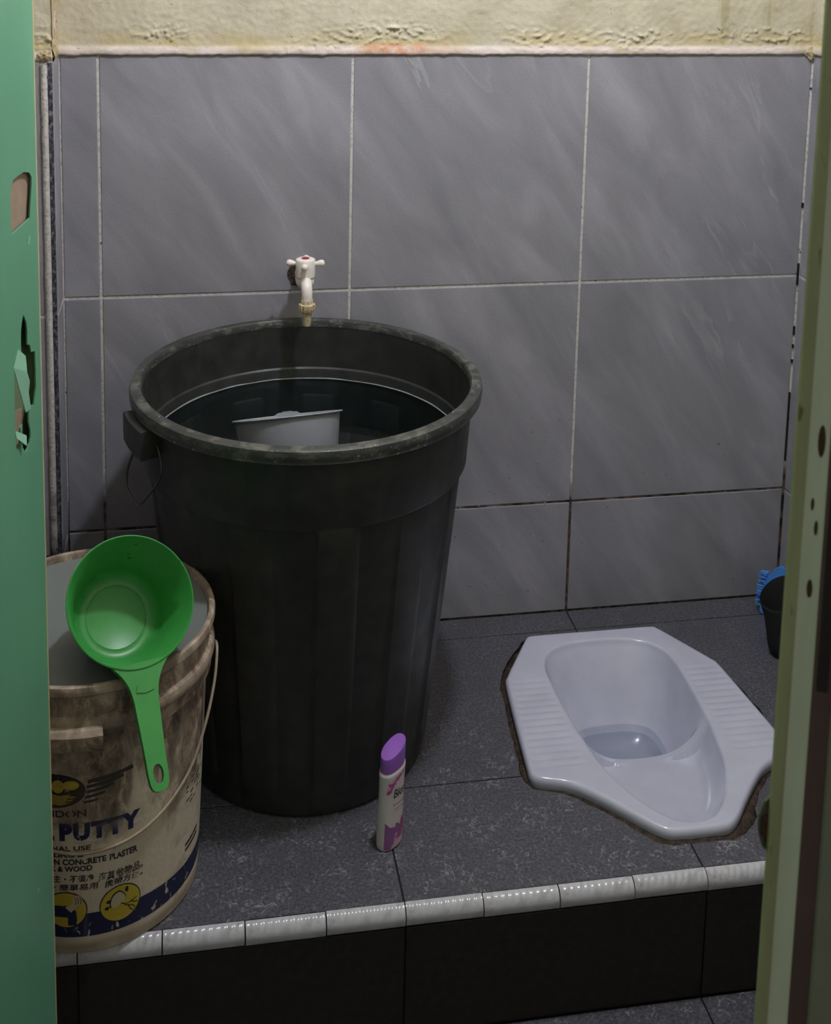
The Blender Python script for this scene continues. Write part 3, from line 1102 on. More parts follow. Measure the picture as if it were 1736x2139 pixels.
def text_geo(s, x0, z0, w, h, bold=0.0, slant=0.0, space=1.0):
    cu = bpy.data.curves.new('text', 'FONT')
    cu.body = s
    cu.size = 1
    cu.offset = bold
    cu.resolution_u = 3
    cu.fill_mode = 'FRONT'
    cu.shear = slant
    cu.space_character = space
    to = bpy.data.objects.new('text', cu)
    COL.objects.link(to)
    dg = bpy.context.evaluated_depsgraph_get(); dg.update()
    me = bpy.data.meshes.new_from_object(to.evaluated_get(dg))
    P = [v.co.copy() for v in me.vertices]
    Fc = [list(p.vertices) for p in me.polygons]
    bpy.data.objects.remove(to); bpy.data.curves.remove(cu); bpy.data.meshes.remove(me)
    if not P: return [], []
    lo = Vector((min(p.x for p in P), min(p.y for p in P))); hi = Vector((max(p.x for p in P), max(p.y for p in P)))
    return [(x0 + (p.x - lo.x) / (hi.x - lo.x) * w, z0 + (p.y - lo.y) / (hi.y - lo.y) * h) for p in P], Fc
A0 = math.radians(-90)
def ax_(deg): return math.radians(deg + 90) * .139          # pail angle (deg) -> flat x
def pail_decal(name, V2, F2, mat, parent, off=.0004):
    V, F = wrap_geo(V2, F2, pail_map, off, A0)
    return mk(name, V, F, mat, parent, True)
def pail_poly(name, loops, mat, parent, off=.0004):
    P, T = fill2d(loops)
    return pail_decal(name, [(p.x, p.y) for p in P], T, mat, parent, off)
def ellipse(cx, cz, rx, rz, n=48, a0=0, a1=360):
    return [(cx + rx * math.cos(math.radians(a0 + (a1 - a0) * i / n)), cz + rz * math.sin(math.radians(a0 + (a1 - a0) * i / n))) for i in range(n)]
def stroke(pts, w):
    """thin closed band along a 2D polyline"""
    L, R = [], []
    for i, p in enumerate(pts):
        a = pts[max(0, i - 1)]; b = pts[min(len(pts) - 1, i + 1)]
        tx, ty = b[0] - a[0], b[1] - a[1]; l = math.hypot(tx, ty) or 1
        L.append((p[0] - ty / l * w / 2, p[1] + tx / l * w / 2)); R.append((p[0] + ty / l * w / 2, p[1] - tx / l * w / 2))
    return L + R[::-1]

def pail():
    root = empty('putty_pail', (UX, UY, 0), 'grimy cream putty pail with blue band and wire bail, full of water', 'pail')
    prof = [(0, .006), (.120, .006), (.1235, 0), (.1300, 0), (.1325, .003)]
    prof += [(pail_r(z), z) for z in (.02, .06, .10, .14, .18, .22, .26, .283)]
    prof += [(.1462, .2845), (.1500, .2855), (.1506, .288), (.1508, .296), (.1520, .302), (.1538, .3045), (.1548, .308), (.1546, .314), (.1530, .3175), (.1500, .319),   # collar
             (.1485, .3205), (.1490, .335), (.1505, .346), (.1530, .3475), (.1552, .350), (.1556, .3555), (.1545, .3595), (.1515, .3605), (.1482, .3595), (.1468, .356),
             (.1455, .330), (.1400, .20), (.1285, .010), (0, .010)]
    lathe('body', prof, 'pail', root, 160, (UX, UY, 0), None, None, 32)
    # moulded grip boss at the front with its screw
    V, F = [], []
    n = 14
    for i in range(n + 1):
        a = math.radians(-112 + 31 * i / n)
        for r, z in ((.143, .313), (.1620, .3110), (.1665, .3060), (.1660, .2900), (.1630, .2860), (.1520, .2835), (.1512, .2690), (.142, .2665)):
            V.append((UX + r * math.cos(a), UY + r * math.sin(a), z))
    for i in range(n):
        for k in range(8):
            l = (k + 1) % 8
            F.append([i * 8 + k, i * 8 + l, i * 8 + l + 8, i * 8 + k + 8])
    F.append(list(range(8))); F.append([n * 8 + k for k in range(8)][::-1])
    boss = mk('grip_boss', V, F, 'pail', root, 40)
    a = math.radians(-103.5)
    dv = Vector((math.cos(a), math.sin(a), 0))
    lathe('screw', [(0, .1480), (.0046, .1480), (.0046, .1530), (.0036, .1545), (.0022, .1545), (.0020, .1528), (0, .1528)], 'oldwire', boss, 20, (UX, UY, .2765), frame(dv))
    # wire bail hanging against the front
    pts = [(3.5, .1555, .3000), (1, .1570, .301), (-3, .1575, .295), (-10, .1560, .268), (-20, .1520, .232), (-31, .1455, .190), (-45, .1415, .1660), (-58, .1405, .1520), (-72, .1400, .1430), (-88, .1400, .1395),
           (-102, .1400, .1420), (-118, .1405, .150), (-135, .1415, .166), (-149, .1455, .190), (-160, .1520, .232), (-170, .1575, .268), (-177, .1595, .295), (-181, .1590, .301), (-183.5, .1555, .300)]
    path = catmull([(UX + r * math.cos(math.radians(a)), UY + r * math.sin(math.radians(a)), z) for a, r, z in pts], 6)
    tube('wire_bail', path, .0019, 'oldwire', root, 10)
    # ---- print
    # navy band
    N = 90
    top = [(ax_(-175 + 170 * i / N), .0560 if -175 + 170 * i / N < -60 else .0560 - .006 * math.sin(math.radians((-175 + 170 * i / N + 60) * 1.4))) for i in range(N + 1)]
    P2 = [(x, .0245) for x, z in top] + [(x, .0400) for x, z in top] + [(x, z) for x, z in top]
    m = N + 1
    F2 = [[i, i + 1, m + i + 1, m + i] for i in range(N)] + [[m + i, m + i + 1, 2 * m + i + 1, 2 * m + i] for i in range(N)]
    pail_decal('blue_band', P2, F2, 'navy', root, .0003)
    # two round pictograms
    for cdeg, cz, kind in ((-99.5, .0625, 0), (-72.6, .0607, 1)):
        cx = ax_(cdeg)
        ring = pail_poly('pictogram_rim', [ellipse(cx, cz, .0255, .0247)], 'ink', root, .0006)
        pail_poly('pictogram', [ellipse(cx, cz, .0243, .0235)], 'yellow', ring, .0009)
        if kind == 1:
            leaf = [(-.002, .016), (-.009, .012), (-.012, .003), (-.010, -.004), (-.004, -.003), (.004, .001), (.006, .006), (.003, .012)]
            lp = [(cx + p.x, cz + p.y) for p in catmull([Vector((a, b, 0)) for a, b in leaf], 5, True)]
            pail_poly('spatula_mark', [[(cx + (x - cx) * 1.12, cz + (z - cz) * 1.12) for x, z in lp]], 'ink', ring, .0011)
            pail_poly('spatula_mark', [lp], 'cream', ring, .0013)
            for pl in ([(.000, .000), (.006, -.004), (.012, -.003), (.020, .000)], [(.004, -.003), (.010, -.008), (.012, -.013), (.016, -.016)], [(.009, -.006), (.015, -.009), (.018, -.013)], [(.012, -.002), (.018, -.006), (.022, -.006)]):
                pail_poly('hand_line', [stroke([(cx + a, cz + b) for a, b in pl], .0011)], 'ink', ring, .0014)
            for sx, sz in ((-.0150, .0060), (-.0115, -.0010), (-.0170, -.0025), (.0072, .0165)):
                pail_poly('drop_mark', [[(cx + sx + a * (1 if sx < 0 else .8), cz + sz + b * (1 if sx < 0 else 1.6)) for a, b in ((-.003, -.001), (-.001, .002), (.0025, .002), (.003, -.001), (.001, -.003))]], 'ink', ring, .0011)
        else:
            pail_poly('can_mark', [[(cx + a, cz + b) for a, b in ((-.021, .006), (.001, .006), (.006, .001), (.012, -.001), (.013, -.012), (.012, -.021), (.002, -.021), (.002, -.010), (-.020, -.009))]], 'navy', ring, .0011)
            pail_poly('trowel_mark', [[(cx + a, cz + b) for a, b in ((-.001, .004), (.012, .012), (.016, .008), (.006, -.003))]], 'cream', ring, .0013)
            pail_poly('hand_mark', [ellipse(cx + .014, cz + .013, .006, .007, 20)], 'cream', ring, .0012)
            for dx in (-.003, 0, .003):
                pail_poly('hand_line', [stroke([(cx + .014 + dx, cz + .018), (cx + .0155 + dx, cz + .013), (cx + .0145 + dx, cz + .008)], .0008)], 'ink', ring, .0014)
    # winged oval emblem
    ocx, ocz = ax_(-103.0), .2225
    em = pail_poly('emblem_oval', [ellipse(ocx, ocz, .0350, .0222)], 'ink', root, .0004)
    pail_poly('emblem_line', [ellipse(ocx, ocz, .0368, .0236), ellipse(ocx, ocz, .0358, .0228)[::-1]], 'cream', em, .0005)
    pail_poly('emblem_shape', [ellipse(ocx + .0185, ocz + .0075, .0095, .0060)], 'yellow', em, .0007)
    pail_poly('emblem_shape', [ellipse(ocx + .004, ocz + .0060, .0070, .0085)], 'yellow', em, .0007)
    pail_poly('emblem_shape', [[(ocx + a, ocz + b) for a, b in ((-.004, -.004), (.006, -.006), (.018, -.004), (.024, -.008), (.018, -.015), (.006, -.019), (-.006, -.017))]], 'yellow', em, .0007)
    for k, (z0, z1, x1) in enumerate(((.2330, .2395, -66.5), (.2265, .2325, -71), (.2195, .2250, -75.5), (.2130, .2165, -79.5), (.2065, .2085, -83))):
        xa = ocx + .0375 - .0012 * k
        pail_poly('emblem_wing', [stroke([(xa, z0), ((xa + ax_(x1)) / 2, (z0 * .6 + z1 * .4)), (ax_(x1), z1)], .0050 - .0005 * k)], 'ink', em, .0005)
    for k, (z, x0, x1) in enumerate(((-.006, .016, .030), (-.010, .014, .029), (-.014, .012, .025))):
        pail_poly('emblem_bar', [stroke([(ocx + x0, ocz + z), (ocx + x1, ocz + z + .001)], .0016)], 'ink', em, .0009)
    # lettering
    def T(s, d0, d1, z0, z1, mat, bold=0.0, slant=0.0, space=1.0):
        V2, F2 = text_geo(s, ax_(d0), z0, ax_(d1) - ax_(d0), z1 - z0, bold, slant, space)
        if V2: pail_decal('lettering', V2, F2, mat, root, .0006)
    T('LONDON', -116.5, -88.4, .1878, .1968, 'ink', .014)
    T('WALL', -139, -104.0, .1560, .1795, 'navy', .07, 0, 1.2)
    T('PUTTY', -101.4, -62.6, .1560, .1795, 'navy', .07, 0, 1.2)
    T('INTERNAL USE', -119.5, -86.8, .1425, .1490, 'ink', .022)
    T('FOR FILLING &', -120, -90, .1338, .1395, 'ink', .03)
    T('ON CONCRETE PLASTER', -108.5, -64.0, .1208, .1292, 'ink', .032) if False else None
    # two runs so that the words keep their spacing
    T('ON CONCRETE', -108.0, -79.5, .1235, .1315, 'ink', .03)
    T('PLASTER', -77.8, -64.0, .1225, .1312, 'ink', .03)
    T('BRICK & WOOD', -114.5, -86.2, .1145, .1220, 'ink', .03)
    T('主・不須净', -105.5, -85.5, .0995, .1095, 'ink', .012, .15)
    T('海其他物品。', -83.5, -61.0, .0965, .1085, 'ink', .012, .15)
    T('・簡單易用', -105.5, -83.5, .0885, .0975, 'ink', .010, .1)
    T('携帶方便。', -80.5, -61.0, .0868, .0962, 'ink', .012, .1)
    # worn small print on the right flank: illegible dashes
    rnd = random.Random(5)
    for k in range(9):
        z = .1820 - k * .0062
        x0 = -33 + k * .25
        d = x0
        while d < -14:
            L = rnd.uniform(1.2, 4.0)
            if rnd.random() < .72:
                pail_poly('print_dash', [[(ax_(d), z), (ax_(d + L), z), (ax_(d + L), z + .0020), (ax_(d), z + .0020)]], 'ink', root, .0004)
            d += L + rnd.uniform(.5, 1.2)
    for k in range(2):
        z = .0760 - k * .0075
        pail_poly('print_dash', [[(ax_(-31), z), (ax_(-16), z), (ax_(-16), z + .0042), (ax_(-31), z + .0036)]], 'ink', root, .0004)
pail()
pail_water = w = lathe('water', [(0, .3505), (.1425, .3505), (.1460, .3515), (.1458, .349), (.1400, .22), (.128, .016), (0, .016)], 'waterpail', None, 128, (UX, UY, 0))
tag(w, 'greyish water filling the putty pail to the brim', 'water', kind='stuff')

# ------------------------------------------------------------------ green scoop lying across the pail
def scoop():
    c = Vector((-.3334, -.5845, .4279))
    n = Vector((.27, -.6872, .6744)).normalized()
    e = Vector((-.2969, -.6992, .2683)) - Vector((-.3344, -.5673, .4177))
    hx = (e - n * e.dot(n)).normalized()                # along the handle
    hy = n.cross(hx).normalized()
    root = empty('green_scoop', c - n * .08, 'bright green plastic scoop resting across the putty pail, handle hanging down', 'scoop')
    fr = (hx, hy, n)
    R = .0757
    outer = [(0, -.080), (.038, -.080), (.0450, -.0788), (.0515, -.0750), (.0560, -.068), (R - .0015, -.002), (R, -.001), (R, .0005)]
    prof = outer + [(R - .0012, .0012), (R - .0026, 0), (.0540, -.067), (.0495, -.0732), (.0440, -.0765), (.0375, -.0775), (.0365, -.0771), (.0355, -.0776), (0, -.0778)]
    global SCOOP_HULL
    SCOOP_HULL = lathe_geo(outer + [(0, .0005)], 64, c, fr)
    lathe('bowl', prof, 'scoop', root, 128, c, fr, None, 40)
    # handle outline (x along handle from the bowl centre, y across)
    half = [(.0680, .0330), (.0755, .0265), (.0830, .0215), (.0950, .0165), (.1080, .0142), (.120, .0136), (.160, .0118), (.185, .0112), (.195, .0098), (.2000, .0065), (.2018, 0)]
    up = catmull([Vector((a, b, 0)) for a, b in half], 4)
    loop = [(p.x, p.y) for p in up] + [(p.x, -p.y) for p in up[-2::-1]]
    hole = [(.1838 + .0098 * math.cos(2 * math.pi * i / 24), .0058 * math.sin(2 * math.pi * i / 24)) for i in range(24)]
    V, F = plate_geo([loop, hole], c, hx, hy, n, .0080, -.0004)
    # follow the bowl wall at the root: keep it outside the cup
    h = mk('handle', V, F, 'scoop', root, 30)
    # raised lip on the neck
    V, F = plate_geo([[(.092, -.0085), (.099, -.0105), (.101, 0), (.099, .0105), (.092, .0085), (.088, 0)]], c, hx, hy, n, .003, .0010)
    mk('neck_ridge', V, F, 'scoop', h, 30)
scoop()
def displaced(water_obj, hull):
    cut = mk('cutter', hull[0], hull[1], 'joint')
    boolean_cut(water_obj, cut)
    m_ = cut.data
    bpy.data.objects.remove(cut); bpy.data.meshes.remove(m_)
displaced(pail_water, SCOOP_HULL)
displaced(bin_water, DIPPER_HULL)

# ------------------------------------------------------------------ body-wash bottle
def bottle():
    bx, by = -.0035, -.497
    yaw = math.radians(38)
    root = empty('wash_bottle', (bx, by, 0), 'white body wash bottle with slanted purple cap and pink print', 'bottle')
    ux = Vector((math.cos(yaw), math.sin(yaw), 0)); uy = Vector((-math.sin(yaw), math.cos(yaw), 0))
    lean = Vector((.004, .0, 0)) / .15
    def P(a, z, ra, rb):
        ca, sa = math.cos(a), math.sin(a)
        ex = 2 / 2.3
        return Vector((bx, by, 0)) + ux * (ra * math.copysign(abs(ca) ** ex, ca)) + uy * (rb * math.copysign(abs(sa) ** ex, sa)) + Vector((0, 0, z)) + lean * z
    def loft(name, secs, mat, parent, top=None, n=72, smooth=40):
        V, F = [], []
        for s in secs:
            z, k = s[0], s[1]
            for i in range(n):
                a = 2 * math.pi * i / n
                zz = z + (s[2] * math.cos(a) if len(s) > 2 else 0)
                V.append(P(a, zz, .0198 * k, .0130 * k))
        for j in range(len(secs) - 1):
            for i in range(n):
                m = (i + 1) % n
                F.append([j * n + i, j * n + m, (j + 1) * n + m, (j + 1) * n + i])
        F.append(list(range(n))[::-1]); F.append([(len(secs) - 1) * n + i for i in range(n)])
        return mk(name, V, F, mat, parent, smooth)
    body = loft('body', [(0, .86), (.0008, .93), (.004, .985), (.012, 1.0), (.045, .985), (.085, .975), (.105, 1.0, .003), (.111, 1.02, .004), (.1135, 1.0, .004), (.1150, .93, .004), (.117, .92, .004)], 'white', root)
    loft('cap', [(.1155, .90, .004), (.116, .945, .004), (.132, .955, .006), (.1390, .955, .0085), (.1408, .935, .0085), (.1413, .90, .0085)], 'purple', root)
    # print wrapped on the broad face that points to the front right
    def bmap(x, z, off, a0):
        k = 1.0 - .025 * min(1, max(0, (z - .012) / .06))
        a = a0 + x / .0185
        return P(a, z, .0198 * k + off, .0130 * k + off)
    A1 = math.radians(-90)
    def dec(name, V2, F2, mat, parent, off):
        V, F = wrap_geo(V2, F2, bmap, off, A1, .0015)
        return mk(name, V, F, mat, parent, True)
    def poly(name, loop, mat, parent, off=.0003):
        Pn, T = fill2d([loop]); return dec(name, [(p.x, p.y) for p in Pn], T, mat, parent, off)
    lab = poly('purple_panel', [(-.0200, .004), (-.0090, .003), (-.0040, .010), (-.0020, .022), (.0020, .030), (-.0040, .034), (-.0100, .035), (-.0160, .040), (-.0195, .043)], 'purpleink', body)
    def blob(name, cx, cz, rx, rz, rot, mat, off):
        c_, s_ = math.cos(rot), math.sin(rot)
        lp = []
        for i in range(14):
            a = 2 * math.pi * i / 14
            q = 1 + .18 * math.sin(a * 3 + cx * 900)
            x, z = rx * q * math.cos(a), rz * q * math.sin(a)
            lp.append((cx + x * c_ - z * s_, cz + x * s_ + z * c_))
        poly(name, lp, mat, body, off)
    # large bloom low on the front, small blossoms below the cap
    for cx, cz, rx, rz, rot, mt in ((.0085, .0300, .0052, .0120, -.25, 'pinkink'), (.0030, .0270, .0040, .0105, .35, 'purpleink'), (.0130, .0280, .0040, .0110, -.7, 'pinkink'),
                                    (.0050, .0185, .0060, .0045, .2, 'pinkink'), (.0115, .0170, .0050, .0045, -.4, 'palepink'), (.0020, .0090, .0060, .0048, .3, 'palepink'),
                                    (.0090, .0080, .0050, .0045, 0, 'white'), (.0055, .0110, .0022, .0018, 0, 'inkbottle'), (.0140, .0125, .0030, .0050, 0, 'white')):
        blob('pink_flower', cx, cz, rx, rz, rot, mt, .0004 + .00005 * (cz * 1000 % 5))
    for cx, cz, rx, rz, rot, mt in ((-.0165, .0865, .0030, .0030, .3, 'pinkink'), (-.0125, .0890, .0036, .0026, .8, 'pinkink'), (-.0150, .0925, .0034, .0026, 0, 'palepink'), (-.0105, .0945, .0030, .0034, .5, 'pinkink'),
                                    (-.0140, .0975, .0030, .0022, 0, 'pinkink'), (-.0070, .0985, .0034, .0026, .6, 'pinkink'), (-.0085, .1030, .0028, .0024, 0, 'palepink'), (-.0030, .1025, .0036, .0028, .4, 'pinkink'),
                                    (-.0045, .1070, .0026, .0020, 0, 'palepink'), (.0015, .1060, .0034, .0022, .3, 'pinkink'), (.0065, .1085, .0026, .0018, .2, 'pinkink')):
        blob('pink_petal', cx, cz, rx, rz, rot, mt, .0004 + .00005 * (cz * 1000 % 5))
    V2, F2 = text_geo('Bioré', -.0075, .0765, .024, .0125, .012, .18)
    if V2: dec('brand_lettering', V2, F2, 'inkbottle', body, .0005)
    poly('print_line', [(-.008, .0660), (.015, .0660), (.015, .0668), (-.008, .0668)], 'inkbottle', body, .0005)
    poly('print_line', [(-.005, .0595), (.010, .0595), (.010, .0601), (-.005, .0601)], 'inkbottle', body, .0005)
    poly('print_line', [(-.006, .0555), (.006, .0555), (.006, .0560), (-.006, .0560)], 'pinkink', body, .0005)
bottle()

# ------------------------------------------------------------------ holder and brush in the far right corner
def corner_things():
    root = empty('black_holder', (.725, -.178, 0), 'black tapered open-topped holder standing beside the right door frame', 'holder')
    V, F = [], []
    n = 48
    secs = [(.0000, .30, 0), (.0015, .55, 0), (.006, .75, 0), (.016, .90, 0), (.04, 1.02, .004), (.07, 1.16, .008), (.090, 1.34, .012), (.098, 1.42, .013), (.0995, 1.38, .013), (.095, 1.30, .012), (.07, 1.08, .008), (.035, .92, .004), (.025, .5, 0)]
    for z, k, dx in secs:
        for i in range(n):
            a = 2 * math.pi * i / n
            zz = z
            if z > .055: zz += (z - .055) * (.35 * math.cos(a) + .28 * max(0, math.sin(a)) - .25 * max(0, -math.sin(a)) ** 2)
            V.append((.725 + dx * .3 + .027 * k * math.cos(a), -.178 + .020 * k * math.sin(a) + z * .22, zz))
    for j in range(len(secs) - 1):
        for i in range(n):
            m = (i + 1) % n
            F.append([j * n + i, j * n + m, (j + 1) * n + m, (j + 1) * n + i])
    F.append(list(range(n))[::-1]); F.append([(len(secs) - 1) * n + i for i in range(n)])
    mk('sleeve', V, F, 'rubber', root, 60)
    # blue brush standing on its end in the corner behind
    bx, by = .768, -.066
    r2 = empty('blue_brush', (bx, by, 0), 'blue scrubbing brush with short bristles leaning in the corner behind the black holder', 'brush')
    tilt = Vector((.16, .10, 1)).normalized()
    u, v, w_ = frame(tilt, (0, 1, 0))
    prof = [(-.022, -.01), (-.026, .02), (-.024, .045), (-.016, .066), (-.006, .076), (.004, .078), (.013, .073), (.019, .060), (.020, .04), (.020, .0), (.016, -.01)]
    lp = [(p.x, p.y) for p in catmull([Vector((a, b, 0)) for a, b in prof], 4, True)]
    side = Vector((.75, -.66, 0)).normalized()
    nn = side.cross(tilt).normalized()
    V, F = plate_geo([lp], Vector((bx, by, .012)), side, tilt, nn, .016, .008)
    mk('brush_back', V, F, 'blue', r2, 30)
    V, F = [], []
    rnd = random.Random(3)
    for i in range(6):
        for k in range(13):
            p = Vector((bx, by, .012)) + side * (-.0225 + rnd.uniform(-.001, .001)) + tilt * (.004 + .0048 * k) + nn * (-.006 + .0028 * i)
            d = (-side + nn * rnd.uniform(-.25, .25) + tilt * rnd.uniform(-.25, .25)).normalized()
            t0, t1, _ = frame(d)
            b0 = len(V)
            for q, r in ((0, .0011), (.014, .0006)):
                for a in range(3):
                    V.append(p + d * q + t0 * (r * math.cos(2.1 * a)) + t1 * (r * math.sin(2.1 * a)))
            for a in range(3):
                F.append([b0 + a, b0 + (a + 1) % 3, b0 + 3 + (a + 1) % 3, b0 + 3 + a])
            F.append([b0 + 3, b0 + 4, b0 + 5])
    o = mk('bristles', V, F, 'bluebr', r2)
    o['kind'] = 'stuff'
corner_things()

# ------------------------------------------------------------------ green door (open inwards)
def green_door():
    H = Vector((-.62, -1.38, 0)); E = Vector((-.4145, -.71, 0))
    u = (E - H).normalized(); L = (E - H).length
    nrm = Vector((u.y, -u.x, 0))                        # towards the camera side
    zb, zt = ZF + .012, 1.80
    d = box('door_1', 0, .001, 0, .001, 0, .001, 'doorback')
    bpy.data.meshes.remove(d.data)
    # door_1 carries the back skin; the other skins are its parts
    def skin(loops, th, fwd):
        return plate_geo(loops, H, u, (0, 0, 1), nrm, th, fwd)
    rect = [(0, zb), (L, zb), (L, zt), (0, zt)]
    V, F = skin([rect], .003, -.027)
    d = mk('door_1', V, F, 'doorback')
    tag(d, 'green plastic-skinned door standing open with a lock hole and a torn skin', kind='structure')
    lock = [(.642, .9440), (.6425, .9652), (.6495, .9750), (.660, .9768), (.6735, .9778), (.686, .9745), (.6908, .9690), (.6904, .9600), (.6870, .9440), (.6845, .9290), (.674, .9270), (.660, .9250), (.6437, .9225)]
    tear = [(.6644, .8359), (.6705, .8260), (.6721, .8170), (.6715, .8023), (.6775, .8000), (.6790, .7960), (.6797, .7918), (.6887, .7894), (.6893, .7700), (.6889, .7502), (.6834, .7346), (.6733, .7373), (.6712, .7300), (.6702, .7224), (.6741, .7105), (.6735, .7040), (.6712, .6991), (.6660, .6950), (.6618, .6932), (.6556, .7011), (.6535, .7120), (.6559, .7260), (.6510, .7240), (.6500, .7130), (.6480, .7030), (.6440, .7040), (.6407, .7078), (.6398, .7230), (.6394, .7406), (.6400, .7650), (.6411, .7890), (.6484, .8033), (.6576, .7950), (.6570, .8080), (.6581, .8219), (.6615, .8320)]
    tiny = [[(.655 + .0015 * math.cos(a * .9), .875 + .0045 * math.sin(a * .9)) for a in range(7)]]
    V, F = skin([rect, lock, tear], .0016, 0)
    mk('door_skin', V, F, 'door', d)
    # hollow core: stiles top, bottom and edges, leaving the cavity behind the tears
    for x0, x1 in ((0, .03), (.6925, L - .0015), (.560, .566)):
        V, F = skin([[(x0, zb), (x1, zb), (x1, zt), (x0, zt)]], .0254, -.0016)
        mk('stile', V, F, 'doorback', d)
    # brown board showing in the lock hole
    V, F = skin([[(.636, .905), (.6925, .905), (.6925, .992), (.636, .992)]], .006, -.004)
    o = mk('lock_block', V, F, 'wood', d); o['label'] = 'bare brown board behind the lock hole'
    V, F = skin([[(.6300, .685), (.6925, .685), (.6925, .845), (.6300, .845)]], .002, -.0105)
    mk('cavity_lining', V, F, 'doorback', d)
    # inner film strips and torn flaps
    def flap(pts3, mat):
        V, F = plate_geo([[(p[0], p[1]) for p in pts3]], H, u, (0, 0, 1), nrm, .0008, 0)
        n_ = len(pts3)
        for i, p in enumerate(pts3):
            V[i] = V[i] + nrm * p[2]; V[i + n_] = V[i + n_] + nrm * p[2]
        return mk('torn_flap', V, F, mat, d)
    flap([(.6400, .7900, .0), (.6484, .8060, .001), (.6575, .7960, .0045), (.6565, .7800, .006), (.6600, .7690, .007), (.6590, .7580, .006), (.6612, .7400, .007), (.6560, .7380, .004)], 'doorinner')
    flap([(.6400, .7180, .001), (.6400, .7255, .0), (.6560, .7140, .004), (.6540, .7040, .005)], 'doorinner')
    V, F = skin([[(.6370, .7030), (.672, .7030), (.6700, .7360), (.6560, .7390), (.6520, .7460), (.6370, .7440)]], .001, -.007)
    o = mk('inner_liner', V, F, 'wood', d); o['label'] = 'pale lining showing through the tear'
    # edge band with a dark gap line
    V, F = skin([[(L, zb), (L + .0012, zb), (L + .0012, zt), (L, zt)]], .029, -.0012)
    mk('edge_gap', V, F, 'doorgap', d)
    V, F = skin([[(L + .0012, zb), (L + .0045, zb), (L + .0045, zt), (L + .0012, zt)]], .0295, -.0004)
    o = mk('edge_band', V, F, 'dooredge', d); o['label'] = 'thin beige edge strip of the door'
    # dents in the film
    rnd = random.Random(2)
    for x, z in ((.682, .909), (.680, .905), (.665, .20)):
        V, F = plate_geo([[(x + .0012 * math.cos(a * .9), z + .0028 * math.sin(a * .9)) for a in range(7)]], H, u, (0, 0, 1), nrm, .0006, .0003)
        mk('film_nick', V, F, 'doorinner', d)
    # hinge-side jamb
    j = box('trim_3', XH - .05, -.625, YF - .06, YF + .03, ZF, 1.86, 'jamb')
    tag(j, 'hinge side of the door frame', kind='structure')
green_door()

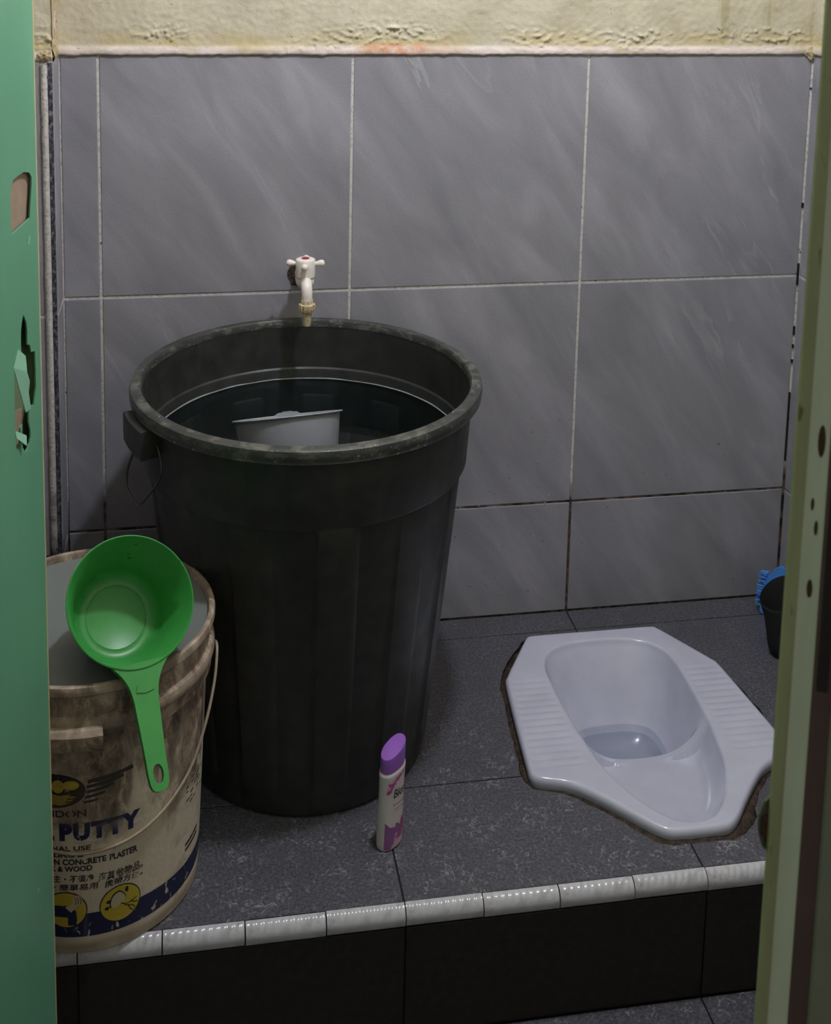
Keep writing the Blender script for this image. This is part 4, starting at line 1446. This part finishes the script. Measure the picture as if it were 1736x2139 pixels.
# ------------------------------------------------------------------ latch-side door frame (right, close to the camera)
def door_frame():
    zb, zt = ZF, 1.86
    # (x, y) corners seen from outside, left to right
    def strip(name, poly, mat, parent=None, z0=zb, z1=zt):
        n = len(poly)
        V = [(x, y, z0) for x, y in poly] + [(x, y, z1) for x, y in poly]
        F = [list(range(n))[::-1], list(range(n, 2 * n))] + [[i, (i + 1) % n, n + (i + 1) % n, n + i] for i in range(n)]
        return mk(name, V, F, mat, parent)
    # rounded stop strip: stained inner bead, then the light face
    fr = strip('trim_4', [(.0420, -1.398), (.0400, -1.4005), (.0395, -1.4035), (.0520, -1.4160), (.080, -1.4160), (.080, -1.398)], 'jamb')
    tag(fr, 'pale green painted door frame at the right edge, out of focus', kind='structure')
    strip('stained_bead', [(.0412, -1.3985), (.0392, -1.4008), (.0389, -1.4036), (.0428, -1.4076), (.0440, -1.4060), (.0440, -1.399)], 'jamby', fr)
    # recessed brown rebate and the outer frame
    strip('rebate', [(.0505, -1.4150), (.0520, -1.4165), (.0600, -1.4200), (.0700, -1.4200), (.0700, -1.4150)], 'brown', fr)
    strip('outer_frame', [(.0590, -1.4190), (.0590, -1.4222), (.1100, -1.4330), (.1100, -1.4100), (.0700, -1.4100)], 'greyframe', fr)
    strip('rebate_gasket', [(.0518, -1.4164), (.0522, -1.4176), (.0565, -1.4194), (.0570, -1.4184)], 'black', fr, .848, .970)
    # holes in the light face (dark recessed slots) and screw marks
    dx, dy = Vector((.0125, -.0125, 0)).normalized(), Vector((0, 0, 1))
    nn = Vector((-1, -1, 0)).normalized()
    o0 = Vector((.0395, -1.4035, 0))
    for s, z, w, h in ((.0118, .9800, .0018, .0085), (.0110, .9010, .0014, .0050), (.0120, .9340, .0009, .0040), (.0095, .9460, .0008, .0034)):
        lp = [(s + w * math.cos(a), z + h * math.sin(a)) for a in [2 * math.pi * i / 14 for i in range(14)]]
        V, F = plate_geo([lp], o0, dx, dy, nn, .002, .0003)
        mk('latch_hole', V, F, 'holedark', fr)
    # strike plate lip sticking out past the edge
    V, F = [], []
    prof = [(.0420, 0), (.0375, .004), (.0345, .014), (.0345, .022), (.0372, .031), (.0400, .034), (.0410, .034), (.0410, .0)]
    n = len(prof)
    z0 = .743
    V = [(x, -1.4005, z0 + z) for x, z in prof] + [(x, -1.3990, z0 + z) for x, z in prof]
    F = [list(range(n))[::-1], list(range(n, 2 * n))] + [[i, (i + 1) % n, n + (i + 1) % n, n + i] for i in range(n)]
    o = mk('strike_plate', V, F, 'metal', fr); o['label'] = 'dull metal strike plate lip'
    V = [(x, y, z0 + z) for y in (-1.4012, -1.4004) for x, z in ((.0358, .012), (.0358, .022), (.0385, .024), (.0385, .010))]
    F = [[0, 1, 2, 3], [7, 6, 5, 4]] + [[i, (i + 1) % 4, 4 + (i + 1) % 4, 4 + i] for i in range(4)]
    mk('strike_slot', V, F, 'holedark', o)
door_frame()

# ------------------------------------------------------------------ the lamp of the room
def lamp():
    x, y, z = LAMP_POS
    root = empty('ceiling_lamp', (x, y, ZC), 'bare white bulb hanging in a socket from the ceiling', 'lamp')
    lathe('ceiling_rose', [(0, ZC), (.04, ZC), (.04, ZC - .012), (.03, ZC - .02), (0, ZC - .02)], 'lampwhite', root, 40, (x, y, 0))
    lathe('socket', [(0, ZC - .019), (.018, ZC - .019), (.020, z + .075), (.019, z + .047), (0, z + .047)], 'lampwhite', root, 40, (x, y, 0))
    t = NT('bulb_glow')
    em = t.n('ShaderNodeEmission', inp={0: LAMP_COLOR, 1: LAMP_STRENGTH})
    t.l(em.outputs[0], t.out.inputs[0])
    MT['bulb'] = t.m
    R = .036
    prof = [(0, z - R)] + [(R * math.sin(a), z - R * math.cos(a)) for a in [math.pi * i / 14 for i in range(1, 12)]] + [(.018, z + .040), (.0165, z + .048), (0, z + .048)]
    lathe('bulb', prof, 'bulb', root, 32, (x, y, 0))
lamp()
